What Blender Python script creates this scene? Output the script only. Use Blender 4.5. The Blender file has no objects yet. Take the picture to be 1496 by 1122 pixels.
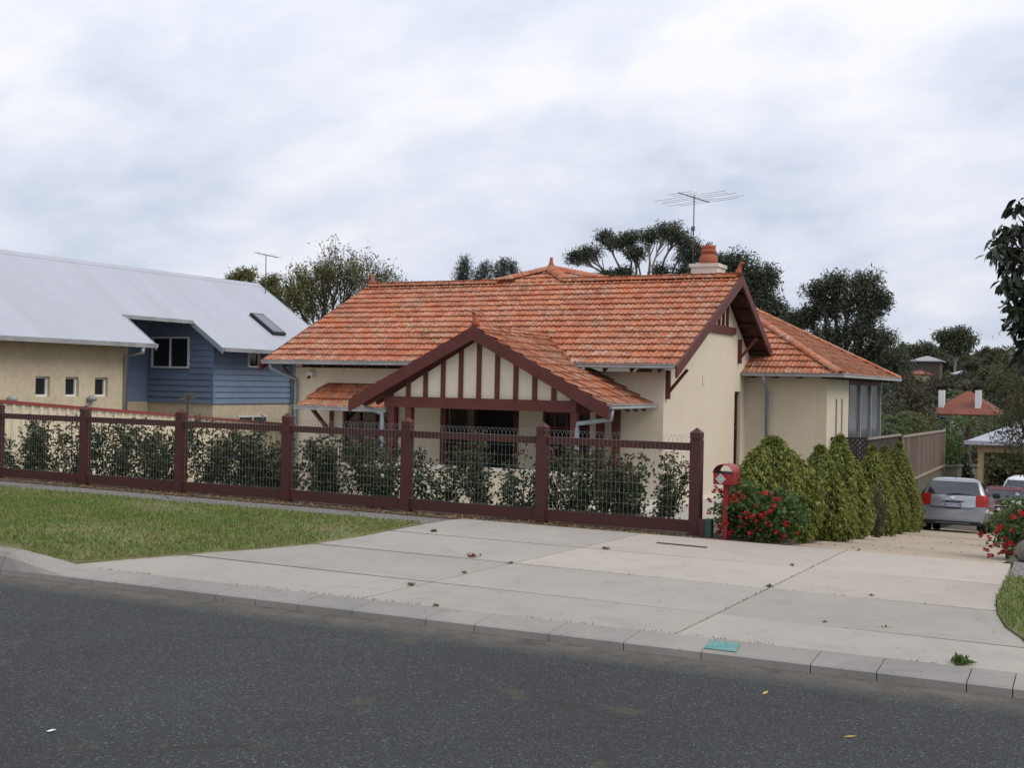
import bpy, bmesh, math, random
import numpy as np
from mathutils import Vector, Matrix
random.seed(7)
R = math.radians
scene = bpy.context.scene
C = scene.collection

# ---------------------------------------------------------------- camera, sky, sun, exposure
EYE = 1.7
FOC = 1660.0                      # focal length in photo pixels (photo 1496 wide)
YAW = math.atan(861 / 1660.0)
ROLL = R(1.15)
cam_d = bpy.data.cameras.new('camera')
cam = bpy.data.objects.new('camera', cam_d)
C.objects.link(cam)
cam_d.sensor_width = 36
cam_d.lens = FOC / 1496 * 36
cam_d.clip_start = 0.1
cam_d.clip_end = 3000
cam.matrix_world = Matrix.Translation((0, 0, EYE)) @ Matrix.Rotation(YAW, 4, 'Z') @ Matrix.Rotation(math.pi / 2, 4, 'X') @ Matrix.Rotation(ROLL, 4, 'Z')
scene.camera = cam

SUN_AZ = R(98)                    # compass-like angle from +Y towards +X
SUN_EL = R(44)
w = bpy.data.worlds.new('World')
scene.world = w
w.use_nodes = True
nt = w.node_tree
nt.nodes.clear()
def N(t, kind, **kw):
    n = t.nodes.new(kind)
    for k, v in kw.items():
        setattr(n, k, v)
    return n
def math_node(t, op, a, b=None, clamp=False):
    n = N(t, 'ShaderNodeMath', operation=op, use_clamp=clamp)
    for i, s in enumerate((a, b)):
        if s is None: continue
        if isinstance(s, (int, float)): n.inputs[i].default_value = s
        else: t.links.new(s, n.inputs[i])
    return n.outputs[0]
def mixc(t, fac, a, b, blend='MIX'):
    n = N(t, 'ShaderNodeMix', data_type='RGBA', blend_type=blend)
    for i, s in ((0, fac), (6, a), (7, b)):
        if isinstance(s, (int, float)): n.inputs[i].default_value = s
        elif isinstance(s, tuple): n.inputs[i].default_value = (s[0], s[1], s[2], 1)
        else: t.links.new(s, n.inputs[i])
    return n.outputs[2]
def ramp(t, s, stops):
    n = N(t, 'ShaderNodeValToRGB')
    e = n.color_ramp.elements
    while len(e) < len(stops): e.new(0.5)
    for el, (p, c) in zip(e, stops):
        el.position = p
        el.color = (c, c, c, 1) if isinstance(c, (int, float)) else (c[0], c[1], c[2], 1)
    t.links.new(s, n.inputs[0])
    return n.outputs[0]
def noise(t, vec, scale, detail=4, rough=.55, dist=0.0):
    n = N(t, 'ShaderNodeTexNoise')
    n.inputs['Scale'].default_value = scale
    n.inputs['Detail'].default_value = detail
    n.inputs['Roughness'].default_value = rough
    n.inputs['Distortion'].default_value = dist
    if vec is not None: t.links.new(vec, n.inputs['Vector'])
    return n.outputs[0]
sky = N(nt, 'ShaderNodeTexSky', sky_type='NISHITA')
sky.sun_disc = False
sky.sun_elevation = SUN_EL
sky.sun_rotation = SUN_AZ
sky.dust_density = 2
tc = N(nt, 'ShaderNodeTexCoord')
sep = N(nt, 'ShaderNodeSeparateXYZ')
nt.links.new(tc.outputs['Generated'], sep.inputs[0])
zc = math_node(nt, 'ADD', math_node(nt, 'MAXIMUM', sep.outputs[2], 0.0), 0.42)
cx_ = math_node(nt, 'DIVIDE', sep.outputs[0], zc)
cy_ = math_node(nt, 'DIVIDE', sep.outputs[1], zc)
comb = N(nt, 'ShaderNodeCombineXYZ')
nt.links.new(cx_, comb.inputs[0]); nt.links.new(cy_, comb.inputs[1])
mp = N(nt, 'ShaderNodeMapping')
mp.inputs['Location'].default_value = (3.1, 1.7, 0)
mp.inputs['Scale'].default_value = (1.0, 1.25, 1)
nt.links.new(comb.outputs[0], mp.inputs['Vector'])
n1 = noise(nt, mp.outputs[0], 1.7, 8, .55, .2)
n2 = noise(nt, mp.outputs[0], 5.0, 7, .55, .2)
nn = math_node(nt, 'ADD', math_node(nt, 'MULTIPLY', n1, .68), math_node(nt, 'MULTIPLY', n2, .32))
# an overcast deck: lighter and darker cloud, brighter overhead (as overcast skies are)
cl = ramp(nt, nn, [(.36, (6.5, 7.2, 8.7)), (.48, (7.9, 8.35, 9.55)), (.60, (9.7, 9.85, 10.4))])
el_gain = math_node(nt, 'ADD', math_node(nt, 'MULTIPLY', math_node(nt, 'MAXIMUM', sep.outputs[2], 0.0), .42), .84)
vm = N(nt, 'ShaderNodeVectorMath', operation='SCALE')
nt.links.new(cl, vm.inputs[0]); nt.links.new(el_gain, vm.inputs['Scale'])
cover = ramp(nt, nn, [(.30, .82), (.46, .97)])
skymix = mixc(nt, cover, sky.outputs[0], vm.outputs[0])
bg = N(nt, 'ShaderNodeBackground')
bg.inputs['Strength'].default_value = 0.1
nt.links.new(skymix, bg.inputs['Color'])
wo = N(nt, 'ShaderNodeOutputWorld')
nt.links.new(bg.outputs[0], wo.inputs['Surface'])

sun_d = bpy.data.lights.new('sun', 'SUN')
sun_d.energy = 1.5
sun_d.angle = R(35)
sun_d.color = (1, .94, .85)
sun = bpy.data.objects.new('sun', sun_d)
C.objects.link(sun)
sdir = Vector((math.sin(SUN_AZ) * math.cos(SUN_EL), math.cos(SUN_AZ) * math.cos(SUN_EL), math.sin(SUN_EL)))
sun.rotation_euler = sdir.to_track_quat('Z', 'Y').to_euler()
sun.location = (20, -5, 30)
vs = scene.view_settings
vs.view_transform = 'Standard'
vs.look = 'None'
vs.gamma = 1
vs.exposure = 0.08
vs.use_curve_mapping = False

# ---------------------------------------------------------------- helpers
def ray(px, py):
    u = (px - 748) / FOC; v = -(py - 561) / FOC
    u2 = u * math.cos(ROLL) - v * math.sin(ROLL); v2 = v * math.cos(ROLL) + u * math.sin(ROLL)
    s, c = math.sin(YAW), math.cos(YAW)
    return Vector((-s + u2 * c, c + u2 * s, v2))
def at(px, py, Y):                # survey a point of the photo on the plane at depth Y
    d = ray(px, py)
    t = Y / d.y
    return Vector((d.x * t, Y, EYE + d.z * t))
def gz(y):                        # fall of the block from the street down to the back
    if y < 12.3: return 0.0
    if y < 43: return -.101 * (y - 12.3)
    return -3.1 - .02 * min(y - 43, 10)
def ground(x, y):                 # terrain sheet
    if y < 12.3: return -.07
    if y < 53: return gz(y) - .05
    pts = [(53, -3.35), (75, -6.0), (110, -8.0), (150, -5.0), (200, 2.0), (260, 6.0), (400, 9.0), (900, 14.0)]
    for (a, za), (b, zb) in zip(pts, pts[1:]):
        if y <= b:
            t = (y - a) / (b - a)
            t = t * t * (3 - 2 * t)
            return za + (zb - za) * t
    return 14.0
OFF = {}
class MB:
    def __init__(s): s.v = []; s.f = []
    def add(s, vs, fs):
        o = len(s.v)
        s.v += [tuple(p) for p in vs]
        s.f += [tuple(i + o for i in q) for q in fs]
        return s
    def box(s, x0, x1, y0, y1, z0, z1):
        return s.add([(x0, y0, z0), (x1, y0, z0), (x1, y1, z0), (x0, y1, z0), (x0, y0, z1), (x1, y0, z1), (x1, y1, z1), (x0, y1, z1)],
                     [(0, 3, 2, 1), (4, 5, 6, 7), (0, 1, 5, 4), (1, 2, 6, 5), (2, 3, 7, 6), (3, 0, 4, 7)])
    def beam(s, p0, p1, w_, h_, up=(0, 0, 1)):
        p0, p1 = Vector(p0), Vector(p1)
        d = (p1 - p0).normalized()
        a = d.cross(Vector(up)).normalized() * (w_ / 2)
        b = a.cross(d).normalized() * (h_ / 2)
        vs_ = [p + sa * a + sb * b for p in (p0, p1) for sa, sb in ((-1, -1), (1, -1), (1, 1), (-1, 1))]
        return s.add(vs_, [(0, 1, 2, 3), (4, 7, 6, 5), (0, 4, 5, 1), (1, 5, 6, 2), (2, 6, 7, 3), (3, 7, 4, 0)])
    def tube(s, pts, r, n=6, cap=True):
        pts = [Vector(p) for p in pts]
        rs = r if isinstance(r, (list, tuple)) else [r] * len(pts)
        vs_ = []; prev = None
        for i, p in enumerate(pts):
            d = (pts[min(i + 1, len(pts) - 1)] - pts[max(i - 1, 0)])
            d = d.normalized() if d.length > 1e-9 else Vector((0, 0, 1))
            a = prev - d * prev.dot(d) if prev is not None else d.orthogonal()
            if a.length < 1e-6: a = d.orthogonal()
            a.normalize(); b = d.cross(a); prev = a
            for k in range(n):
                t = 2 * math.pi * k / n
                vs_.append(p + (a * math.cos(t) + b * math.sin(t)) * rs[i])
        fs = []
        for i in range(len(pts) - 1):
            for k in range(n):
                k2 = (k + 1) % n
                fs.append((i * n + k, i * n + k2, (i + 1) * n + k2, (i + 1) * n + k))
        if cap:
            fs.append(tuple(range(n - 1, -1, -1)))
            fs.append(tuple((len(pts) - 1) * n + k for k in range(n)))
        return s.add(vs_, fs)
    def prism(s, poly, vec):
        poly = [Vector(p) for p in poly]; vec = Vector(vec); n = len(poly)
        return s.add(poly + [p + vec for p in poly],
                     [tuple(range(n))[::-1], tuple(range(n, 2 * n))] + [(i, (i + 1) % n, n + (i + 1) % n, n + i) for i in range(n)])
    def lathe(s, prof, c, n=16):
        c = Vector(c); vs_ = []
        for r_, z in prof:
            for k in range(n):
                t = 2 * math.pi * k / n
                vs_.append(c + Vector((r_ * math.cos(t), r_ * math.sin(t), z)))
        fs = [(i * n + k, i * n + (k + 1) % n, (i + 1) * n + (k + 1) % n, (i + 1) * n + k) for i in range(len(prof) - 1) for k in range(n)]
        fs += [tuple(range(n))[::-1], tuple((len(prof) - 1) * n + k for k in range(n))]
        return s.add(vs_, fs)
    def quad(s, a, b, c, d): return s.add([a, b, c, d], [(0, 1, 2, 3)])
    def build(s, name, m, parent=None, smooth=False, recalc=True, origin=None, bevel=0):
        off = OFF.get(parent.name, Vector()) if parent else Vector(origin or (0, 0, 0))
        me = bpy.data.meshes.new(name)
        me.from_pydata([(p[0] - off.x, p[1] - off.y, p[2] - off.z) for p in s.v], [], s.f)
        if recalc or bevel:
            bm = bmesh.new(); bm.from_mesh(me)
            if bevel:
                bmesh.ops.bevel(bm, geom=[e for e in bm.edges], offset=bevel, segments=1, affect='EDGES')
            bmesh.ops.recalc_face_normals(bm, faces=bm.faces)
            bm.to_mesh(me); bm.free()
        return link(name, me, m, parent, smooth, off)
def link(name, me, m, parent=None, smooth=False, off=None):
    me.materials.append(m)
    if smooth: me.shade_smooth()
    o = bpy.data.objects.new(name, me)
    C.objects.link(o)
    if parent:
        o.parent = parent
        OFF[o.name] = OFF.get(parent.name, Vector())
    else:
        o.location = off or Vector()
        OFF[o.name] = Vector(off or (0, 0, 0))
    return o
def tag(o, label=None, cat=None, group=None, kind=None):
    for k, v in (('label', label), ('category', cat), ('group', group), ('kind', kind)):
        if v: o[k] = v
    return o
def thing(name, label, cat, loc=(0, 0, 0), group=None):
    o = bpy.data.objects.new(name, None)
    o.empty_display_size = .2
    C.objects.link(o)
    o.location = loc
    OFF[o.name] = Vector(loc)
    return tag(o, label, cat, group)
def copy_tree(o, parent=None):
    c = o.copy()
    C.objects.link(c)
    c.parent = parent
    for ch in o.children: copy_tree(ch, c)
    return c
def np_mesh(name, verts, quads):
    me = bpy.data.meshes.new(name)
    verts = np.asarray(verts, dtype=np.float32); quads = np.asarray(quads, dtype=np.int32)
    k = quads.shape[1]
    me.vertices.add(len(verts)); me.vertices.foreach_set('co', verts.ravel())
    me.loops.add(quads.size); me.loops.foreach_set('vertex_index', quads.ravel())
    me.polygons.add(len(quads))
    me.polygons.foreach_set('loop_start', np.arange(0, quads.size, k, dtype=np.int32))
    me.update(calc_edges=True)
    return me
def leaf_mesh(name, cen, dirs, length, width, rng, droop=0.0):
    """bent rhombic leaves: two triangles-strips folded on the midrib (4 verts + bend)"""
    cen = np.asarray(cen, float); n = len(cen)
    d = np.asarray(dirs, float)
    d = d / (np.linalg.norm(d, axis=1, keepdims=True) + 1e-9)
    rnd = rng.normal(size=(n, 3))
    s = np.cross(d, rnd); s /= (np.linalg.norm(s, axis=1, keepdims=True) + 1e-9)
    nn_ = np.cross(s, d)
    L = (length * rng.uniform(.65, 1.25, n))[:, None]; W = (width * rng.uniform(.7, 1.2, n))[:, None]
    a = cen; tip = cen + d * L + nn_ * L * .12 - np.array([0, 0, 1]) * L * droop
    mid = cen + d * L * .45 - nn_ * W * .12
    v = np.stack([a, mid + s * W * .5, tip, mid - s * W * .5], axis=1).reshape(-1, 3)
    q = np.arange(n * 4).reshape(n, 4)
    return np_mesh(name, v, q)

# ---------------------------------------------------------------- materials
def mk(name, col, rough=.75, metal=0.0, nscale=0, namt=.25, col2=None, bump=0, bscale=60, island=0, obj_rand=0, fine=.1, spec=.4, coat=0, transl=0, stretch=None):
    m = bpy.data.materials.new(name)
    m.use_nodes = True
    t = m.node_tree
    p = t.nodes['Principled BSDF']
    p.inputs['Roughness'].default_value = rough
    p.inputs['Metallic'].default_value = metal
    p.inputs['Specular IOR Level'].default_value = spec
    if coat:
        p.inputs['Coat Weight'].default_value = coat
        p.inputs['Coat Roughness'].default_value = .06
    c = N(t, 'ShaderNodeRGB'); c.outputs[0].default_value = (*col, 1)
    cur = c.outputs[0]
    geo = N(t, 'ShaderNodeNewGeometry')
    pos = geo.outputs['Position']
    if stretch:
        mpn = N(t, 'ShaderNodeMapping'); mpn.inputs['Scale'].default_value = stretch
        t.links.new(pos, mpn.inputs['Vector']); pos = mpn.outputs[0]
    if nscale:
        c2 = col2 or tuple(x * (1 - namt) for x in col)
        f = ramp(t, noise(t, pos, nscale, 6, .6, .3), [(.38, 0), (.66, 1)])
        cur = mixc(t, f, cur, c2)
        f2 = ramp(t, noise(t, pos, nscale * 9, 3, .6), [(.3, 1 - fine), (.7, 1 + fine * .8)])
        cur = mixc(t, 1.0, cur, f2, 'MULTIPLY')
    if island or obj_rand:
        if island:
            r_ = geo.outputs['Random Per Island']
            if obj_rand:
                oi = N(t, 'ShaderNodeObjectInfo')
                r_ = math_node(t, 'FRACT', math_node(t, 'ADD', r_, oi.outputs['Random']))
        else:
            oi = N(t, 'ShaderNodeObjectInfo'); r_ = oi.outputs['Random']
        amt = island or obj_rand
        k = math_node(t, 'ADD', math_node(t, 'MULTIPLY', r_, 2 * amt), 1 - amt)
        cur = mixc(t, 1.0, cur, k, 'MULTIPLY')
    t.links.new(cur, p.inputs['Base Color'])
    if bump:
        b = N(t, 'ShaderNodeBump'); b.inputs['Strength'].default_value = bump; b.inputs['Distance'].default_value = .01
        t.links.new(noise(t, pos, bscale, 4, .6), b.inputs['Height'])
        t.links.new(b.outputs[0], p.inputs['Normal'])
    if transl:
        tr = N(t, 'ShaderNodeBsdfTranslucent'); t.links.new(cur, tr.inputs['Color'])
        ms = N(t, 'ShaderNodeMixShader'); ms.inputs[0].default_value = transl
        out = t.nodes['Material Output']
        t.links.new(p.outputs[0], ms.inputs[1]); t.links.new(tr.outputs[0], ms.inputs[2]); t.links.new(ms.outputs[0], out.inputs[0])
    return m
M = {}
M['cream'] = mk('cream_render', (.66, .585, .455), .85, nscale=.8, col2=(.625, .55, .42), fine=.025, bump=.05, bscale=120, stretch=(1.3, 1.3, .55))
M['cream_pale'] = mk('pale_render', (.62, .55, .42), .85, nscale=1.2, namt=.06, fine=.03, bump=.2, bscale=90)
M['plinth'] = mk('pale_plinth', (.62, .58, .50), .85, nscale=2, namt=.15, bump=.3)
M['maroon'] = mk('maroon_paint', (.108, .025, .018), .6, nscale=3, namt=.22, bump=.12, bscale=30)
M['fence_maroon'] = mk('fence_maroon_paint', (.072, .0195, .015), .65, nscale=4, namt=.3, col2=(.058, .02, .016), bump=.15, bscale=40)
M['gutter'] = mk('grey_gutter_paint', (.36, .37, .37), .5, nscale=3, namt=.3, spec=.5)
M['pipe'] = mk('grey_downpipe_paint', (.27, .31, .33), .5, nscale=4, namt=.2)
M['soffit'] = mk('dark_timber_soffit', (.09, .035, .03), .8, nscale=5, namt=.4)
M['glass'] = mk('dark_window_glass', (.012, .014, .018), .08, spec=.6)
M['dark_in'] = mk('dark_interior', (.02, .017, .015), .9)
M['white_frame'] = mk('white_window_frame', (.72, .72, .72), .5)
M['terracotta'] = mk('terracotta', (.36, .095, .045), .8, nscale=6, col2=(.30, .09, .05), bump=.3)
M['whitewash'] = mk('whitewashed_chimney', (.66, .60, .52), .9, nscale=3, namt=.25, bump=.4, bscale=30)
M['steel'] = mk('galvanised_metal', (.36, .38, .38), .45, metal=.6)
M['wire'] = mk('galvanised_wire', (.22, .25, .235), .55, metal=.3)
M['alum'] = mk('grey_aerial_metal', (.11, .12, .13), .5, metal=.5)
M['lblue'] = mk('blue_weatherboard', (.18, .24, .36), .6, nscale=1.5, namt=.14, obj_rand=.05)
M['sand'] = mk('sand_render', (.58, .50, .36), .9, nscale=.9, col2=(.52, .44, .305), stretch=(1, 1, .8), bump=.12, bscale=60)
M['whiteroof'] = mk('white_metal_roof', (.40, .41, .455), .55, nscale=.8, namt=.09, fine=.02, stretch=(.3, 1.6, .3))
M['creamsheet'] = mk('cream_fence_sheet', (.66, .585, .43), .55, nscale=1.5, namt=.06)
M['redcap'] = mk('red_fence_cap', (.22, .045, .035), .5)
M['soil'] = mk('garden_soil', (.075, .05, .036), .95, nscale=6, col2=(.12, .085, .06), bump=.9, bscale=35)
M['paving'] = mk('pale_paving', (.62, .57, .50), .85, nscale=1.2, namt=.18, bump=.2)
M['timber'] = mk('weathered_paling', (.135, .092, .064), .9, nscale=2.5, col2=(.095, .07, .053), stretch=(6, 6, .6), bump=.3, bscale=30, obj_rand=.22)
M['greentimber'] = mk('greenish_paling', (.115, .105, .068), .9, nscale=2.5, col2=(.085, .08, .055), stretch=(6, 6, .6), bump=.3, obj_rand=.2)
M['darktimber'] = mk('dark_stained_timber', (.05, .036, .03), .85, nscale=3, namt=.3, obj_rand=.15)
M['paletimber'] = mk('pale_timber_rail', (.30, .25, .20), .85, nscale=4, namt=.2)
M['posttimber'] = mk('varnished_post', (.52, .36, .20), .6, nscale=5, namt=.2)
M['rock'] = mk('boulder', (.30, .26, .21), .95, nscale=4, col2=(.16, .14, .12), bump=.9, bscale=18)
M['bark'] = mk('tree_bark', (.085, .065, .052), .95, nscale=5, namt=.4, bump=.6, bscale=20)
M['palebark'] = mk('pale_gum_bark', (.28, .245, .21), .9, nscale=2, col2=(.15, .13, .115), bump=.4, bscale=14)
M['gum'] = mk('gum_leaves', (.072, .088, .054), .6, island=.6, transl=.22)
M['gum_light'] = mk('light_gum_leaves', (.095, .112, .058), .6, island=.5, transl=.22)
M['jac'] = mk('yellow_green_leaves', (.13, .13, .045), .6, island=.5, transl=.3)
M['casu'] = mk('blue_green_needles', (.055, .072, .048), .7, island=.5, transl=.2)
M['olive'] = mk('olive_leaves', (.088, .088, .040), .6, island=.5, transl=.25)
M['brownleaf'] = mk('brownish_leaves', (.082, .070, .042), .7, island=.5, transl=.25)
M['freshleaf'] = mk('fresh_green_leaves', (.085, .125, .035), .5, island=.45, transl=.3)
M['darkleaf'] = mk('big_dark_leaves', (.020, .032, .014), .38, island=.5, transl=.15, spec=.5)
M['rose'] = mk('rose_leaves', (.048, .064, .026), .7, island=.65, transl=.2, spec=.2)
M['roseshoot'] = mk('red_rose_shoots', (.17, .05, .04), .5, island=.4, transl=.25)
M['cane'] = mk('rose_canes', (.05, .045, .025), .8)
M['conifer'] = mk('golden_conifer_sprays', (.15, .18, .036), .65, island=.65, transl=.2)
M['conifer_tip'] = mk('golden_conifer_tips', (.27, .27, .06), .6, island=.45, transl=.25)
M['conifer_core'] = mk('conifer_shade_core', (.018, .022, .009), .9, nscale=20, namt=.5, bump=1, bscale=60)  # near-black colour stands in for the shade inside the conifers
M['geranium'] = mk('geranium_leaves', (.070, .115, .030), .55, island=.5, transl=.25)
M['redflower'] = mk('red_petals', (.50, .022, .022), .55, island=.3, obj_rand=.15, transl=.2)
M['whiteflower'] = mk('white_petals', (.75, .75, .72), .5)
M['weed'] = mk('weed_leaves', (.09, .14, .035), .6, island=.4, transl=.25)
M['rust'] = mk('rusty_leaves', (.13, .075, .035), .6, island=.5, transl=.25)
M['letter_red'] = mk('red_letterbox_paint', (.27, .016, .02), .5, nscale=8, namt=.2, coat=.1)
M['black'] = mk('black_plastic', (.012, .012, .013), .5)
M['tyre'] = mk('tyre_rubber', (.014, .014, .014), .85)
M['rim'] = mk('silver_rim', (.35, .35, .36), .4, metal=.7)
M['taillight'] = mk('red_tail_light', (.30, .010, .010), .4, spec=.25)
M['chrome'] = mk('chrome_trim', (.6, .6, .62), .2, metal=.9)
M['plate'] = mk('white_number_plate', (.52, .52, .62), .4)
M['plateblue'] = mk('blue_plate_print', (.03, .035, .16), .5)
M['carglass'] = mk('tinted_car_glass', (.018, .022, .028), .06, spec=.9)
M['straw'] = mk('dry_leaf_litter', (.20, .13, .06), .9, island=.5)
M['yellowleaf'] = mk('yellow_fallen_leaf', (.45, .30, .07), .7)
M['paper'] = mk('scrap_paper', (.75, .8, .82), .8)
M['teal'] = mk('teal_paint_on_kerb', (.075, .24, .22), .85, nscale=14, col2=(.16, .27, .245))
M['clear'] = mk('grey_mesh_blind', (.075, .078, .08), .25, nscale=1.2, col2=(.13, .125, .125), spec=.7)
def tile_material():
    m = mk('terracotta_roof_tiles', (.43, .105, .04), .8)
    t = m.node_tree; p = t.nodes['Principled BSDF']
    geo = N(t, 'ShaderNodeNewGeometry'); oi = N(t, 'ShaderNodeObjectInfo')
    r_ = math_node(t, 'FRACT', math_node(t, 'ADD', geo.outputs['Random Per Island'], oi.outputs['Random']))
    base = ramp(t, r_, [(0, (.31, .085, .038)), (.25, (.39, .110, .043)), (.6, (.43, .126, .048)), (.85, (.45, .148, .062)), (1, (.46, .18, .10))])
    pos = geo.outputs['Position']
    moss = ramp(t, noise(t, pos, 1.1, 6, .65, .6), [(.46, 0), (.64, .6)])
    lich = ramp(t, noise(t, pos, 7, 5, .7, .2), [(.47, 0), (.62, .92)])
    cur = mixc(t, moss, base, (.23, .12, .08))
    lf = math_node(t, 'MULTIPLY', lich, ramp(t, noise(t, pos, .9, 3, .6), [(.36, .25), (.6, .95)]))
    cur = mixc(t, lf, cur, (.44, .33, .24))
    dk = ramp(t, noise(t, pos, 2.3, 4, .7, .4), [(.58, 0), (.72, .85)])
    cur = mixc(t, math_node(t, 'MULTIPLY', dk, ramp(t, noise(t, pos, 26, 3, .6), [(.4, .2), (.6, 1)])), cur, (.075, .04, .032))
    t.links.new(cur, p.inputs['Base Color'])
    b = N(t, 'ShaderNodeBump'); b.inputs['Strength'].default_value = .3; b.inputs['Distance'].default_value = .008
    t.links.new(noise(t, pos, 45, 4, .6), b.inputs['Height']); t.links.new(b.outputs[0], p.inputs['Normal'])
    return m
M['tile'] = tile_material()
def concrete_material(name, c1, c2):
    m = mk(name, c1, .9)
    t = m.node_tree; p = t.nodes['Principled BSDF']
    geo = N(t, 'ShaderNodeNewGeometry'); oi = N(t, 'ShaderNodeObjectInfo'); pos = geo.outputs['Position']
    cur = mixc(t, ramp(t, noise(t, pos, .7, 6, .6, .5), [(.35, 0), (.65, 1)]), c1, c2)
    st = ramp(t, noise(t, pos, 2.4, 7, .7, .8), [(.50, 0), (.72, .32)])
    cur = mixc(t, st, cur, tuple(x * .55 for x in c2))
    cur = mixc(t, 1.0, cur, ramp(t, noise(t, pos, 160, 2, .6), [(.3, .86), (.7, 1.1)]), 'MULTIPLY')
    spots = ramp(t, noise(t, pos, 14, 2, .5), [(.70, 1), (.76, .62)])
    cur = mixc(t, 1.0, cur, spots, 'MULTIPLY')
    k = math_node(t, 'ADD', math_node(t, 'MULTIPLY', oi.outputs['Random'], .12), .94)
    cur = mixc(t, 1.0, cur, k, 'MULTIPLY')
    t.links.new(cur, p.inputs['Base Color'])
    b = N(t, 'ShaderNodeBump'); b.inputs['Strength'].default_value = .25; b.inputs['Distance'].default_value = .006
    t.links.new(noise(t, pos, 120, 3, .6), b.inputs['Height']); t.links.new(b.outputs[0], p.inputs['Normal'])
    return m
M['concrete_light'] = concrete_material('pinkish_concrete', (.42, .365, .305), (.385, .34, .29))
M['concrete_grey'] = concrete_material('grey_concrete', (.345, .315, .27), (.305, .283, .245))
M['drive'] = concrete_material('sandy_driveway_concrete', (.40, .32, .23), (.36, .295, .22))
M['kerbstone'] = concrete_material('kerb_concrete', (.30, .28, .248), (.215, .203, .18))
def asphalt_material(name, base, lightness, dust=False):
    m = mk(name, base, .88)
    t = m.node_tree; p = t.nodes['Principled BSDF']
    geo = N(t, 'ShaderNodeNewGeometry'); pos = geo.outputs['Position']
    v = N(t, 'ShaderNodeTexVoronoi'); v.inputs['Scale'].default_value = 115
    t.links.new(pos, v.inputs['Vector'])
    spc = N(t, 'ShaderNodeSeparateColor'); t.links.new(v.outputs['Color'], spc.inputs[0])
    stone = ramp(t, spc.outputs[0], [(0, .45), (.55, .82), (.87, 1.2), (.96, 1.8), (1, 3.4)])
    cur = mixc(t, ramp(t, noise(t, pos, .45, 5, .6, .3), [(.35, 0), (.68, 1)]), base, tuple(x * lightness for x in base))
    cur = mixc(t, 1.0, cur, stone, 'MULTIPLY')
    # wandering cracks, partly mossy
    vd = N(t, 'ShaderNodeVectorMath', operation='ADD')
    nv = N(t, 'ShaderNodeTexNoise'); nv.inputs['Scale'].default_value = 2.2; nv.inputs['Detail'].default_value = 5
    t.links.new(pos, nv.inputs['Vector'])
    sc = N(t, 'ShaderNodeVectorMath', operation='SCALE'); sc.inputs['Scale'].default_value = .55
    t.links.new(nv.outputs['Color'], sc.inputs[0]); t.links.new(sc.outputs[0], vd.inputs[0]); t.links.new(pos, vd.inputs[1])
    ce = N(t, 'ShaderNodeTexVoronoi', feature='DISTANCE_TO_EDGE'); ce.inputs['Scale'].default_value = .42
    t.links.new(vd.outputs[0], ce.inputs['Vector'])
    crack = math_node(t, 'MULTIPLY', ramp(t, ce.outputs['Distance'], [(.0, 1), (.012, 0)]), ramp(t, noise(t, pos, 1.3, 3), [(.44, 0), (.54, .95)]))
    cur = mixc(t, crack, cur, (.022, .021, .017))
    moss = math_node(t, 'MULTIPLY', ramp(t, ce.outputs['Distance'], [(.0, 1), (.03, 0)]), ramp(t, noise(t, pos, 3.1, 3), [(.56, 0), (.66, .5)]))
    cur = mixc(t, moss, cur, (.07, .08, .035))
    if dust:
        sx = N(t, 'ShaderNodeSeparateXYZ'); t.links.new(pos, sx.inputs[0])
        dd = math_node(t, 'SUBTRACT', math_node(t, 'ADD', math_node(t, 'MULTIPLY', sx.outputs[0], .05), 6.97), sx.outputs[1])
        ff = math_node(t, 'MULTIPLY', ramp(t, dd, [(0, 1), (.10, .75), (.42, 0)]), ramp(t, noise(t, pos, 5, 6, .7, .3), [(.3, .25), (.62, .95)]))
        cur = mixc(t, ff, cur, (.15, .125, .10))
    t.links.new(cur, p.inputs['Base Color'])
    b = N(t, 'ShaderNodeBump'); b.inputs['Strength'].default_value = .45; b.inputs['Distance'].default_value = .005
    t.links.new(v.outputs['Distance'], b.inputs['Height']); t.links.new(b.outputs[0], p.inputs['Normal'])
    return m
M['road'] = asphalt_material('road_asphalt', (.038, .042, .040), .7, True)
M['path'] = asphalt_material('footpath_asphalt', (.19, .178, .16), .85)
M['turf'] = mk('turf_soil', (.13, .145, .05), .95, nscale=2.2, col2=(.19, .155, .075), bump=.9, bscale=80)
M['grass'] = mk('grass_blades', (.145, .215, .046), .7, nscale=1.3, col2=(.225, .235, .08), island=.45, transl=.25)
M['terrain'] = mk('scrubby_ground', (.06, .065, .03), .95, nscale=.15, col2=(.09, .075, .045), bump=.5, bscale=3)

# ================================================================ THE GROUND
def struct(o): return tag(o, kind='structure')
ys = [-80, -30, -8, 0, 6, 12.29, 12.31] + [13 + 2 * i for i in range(16)] + [46, 50, 53, 57, 62, 68, 75, 85, 97, 110, 123, 137, 150, 162, 175, 188, 200, 220, 240, 260, 300, 350, 400, 600, 900, 1500, 2600]
xs = [-2200, -1200, -600, -300] + [-220 + 20 * i for i in range(18)] + [200, 300, 600, 1200, 2200]
mb = MB()
for y in ys:
    for x in xs:
        b = 0
        if y > 60: b = 1.2 * math.sin(x * .031 + y * .017) + .8 * math.sin(x * .07 - y * .05)
        mb.v.append((x, y, ground(x, y) + b))
nx = len(xs)
mb.f = [(j * nx + i, j * nx + i + 1, (j + 1) * nx + i + 1, (j + 1) * nx + i) for j in range(len(ys) - 1) for i in range(nx - 1)]
struct(mb.build('terrain', M['terrain'], smooth=True))

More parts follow.
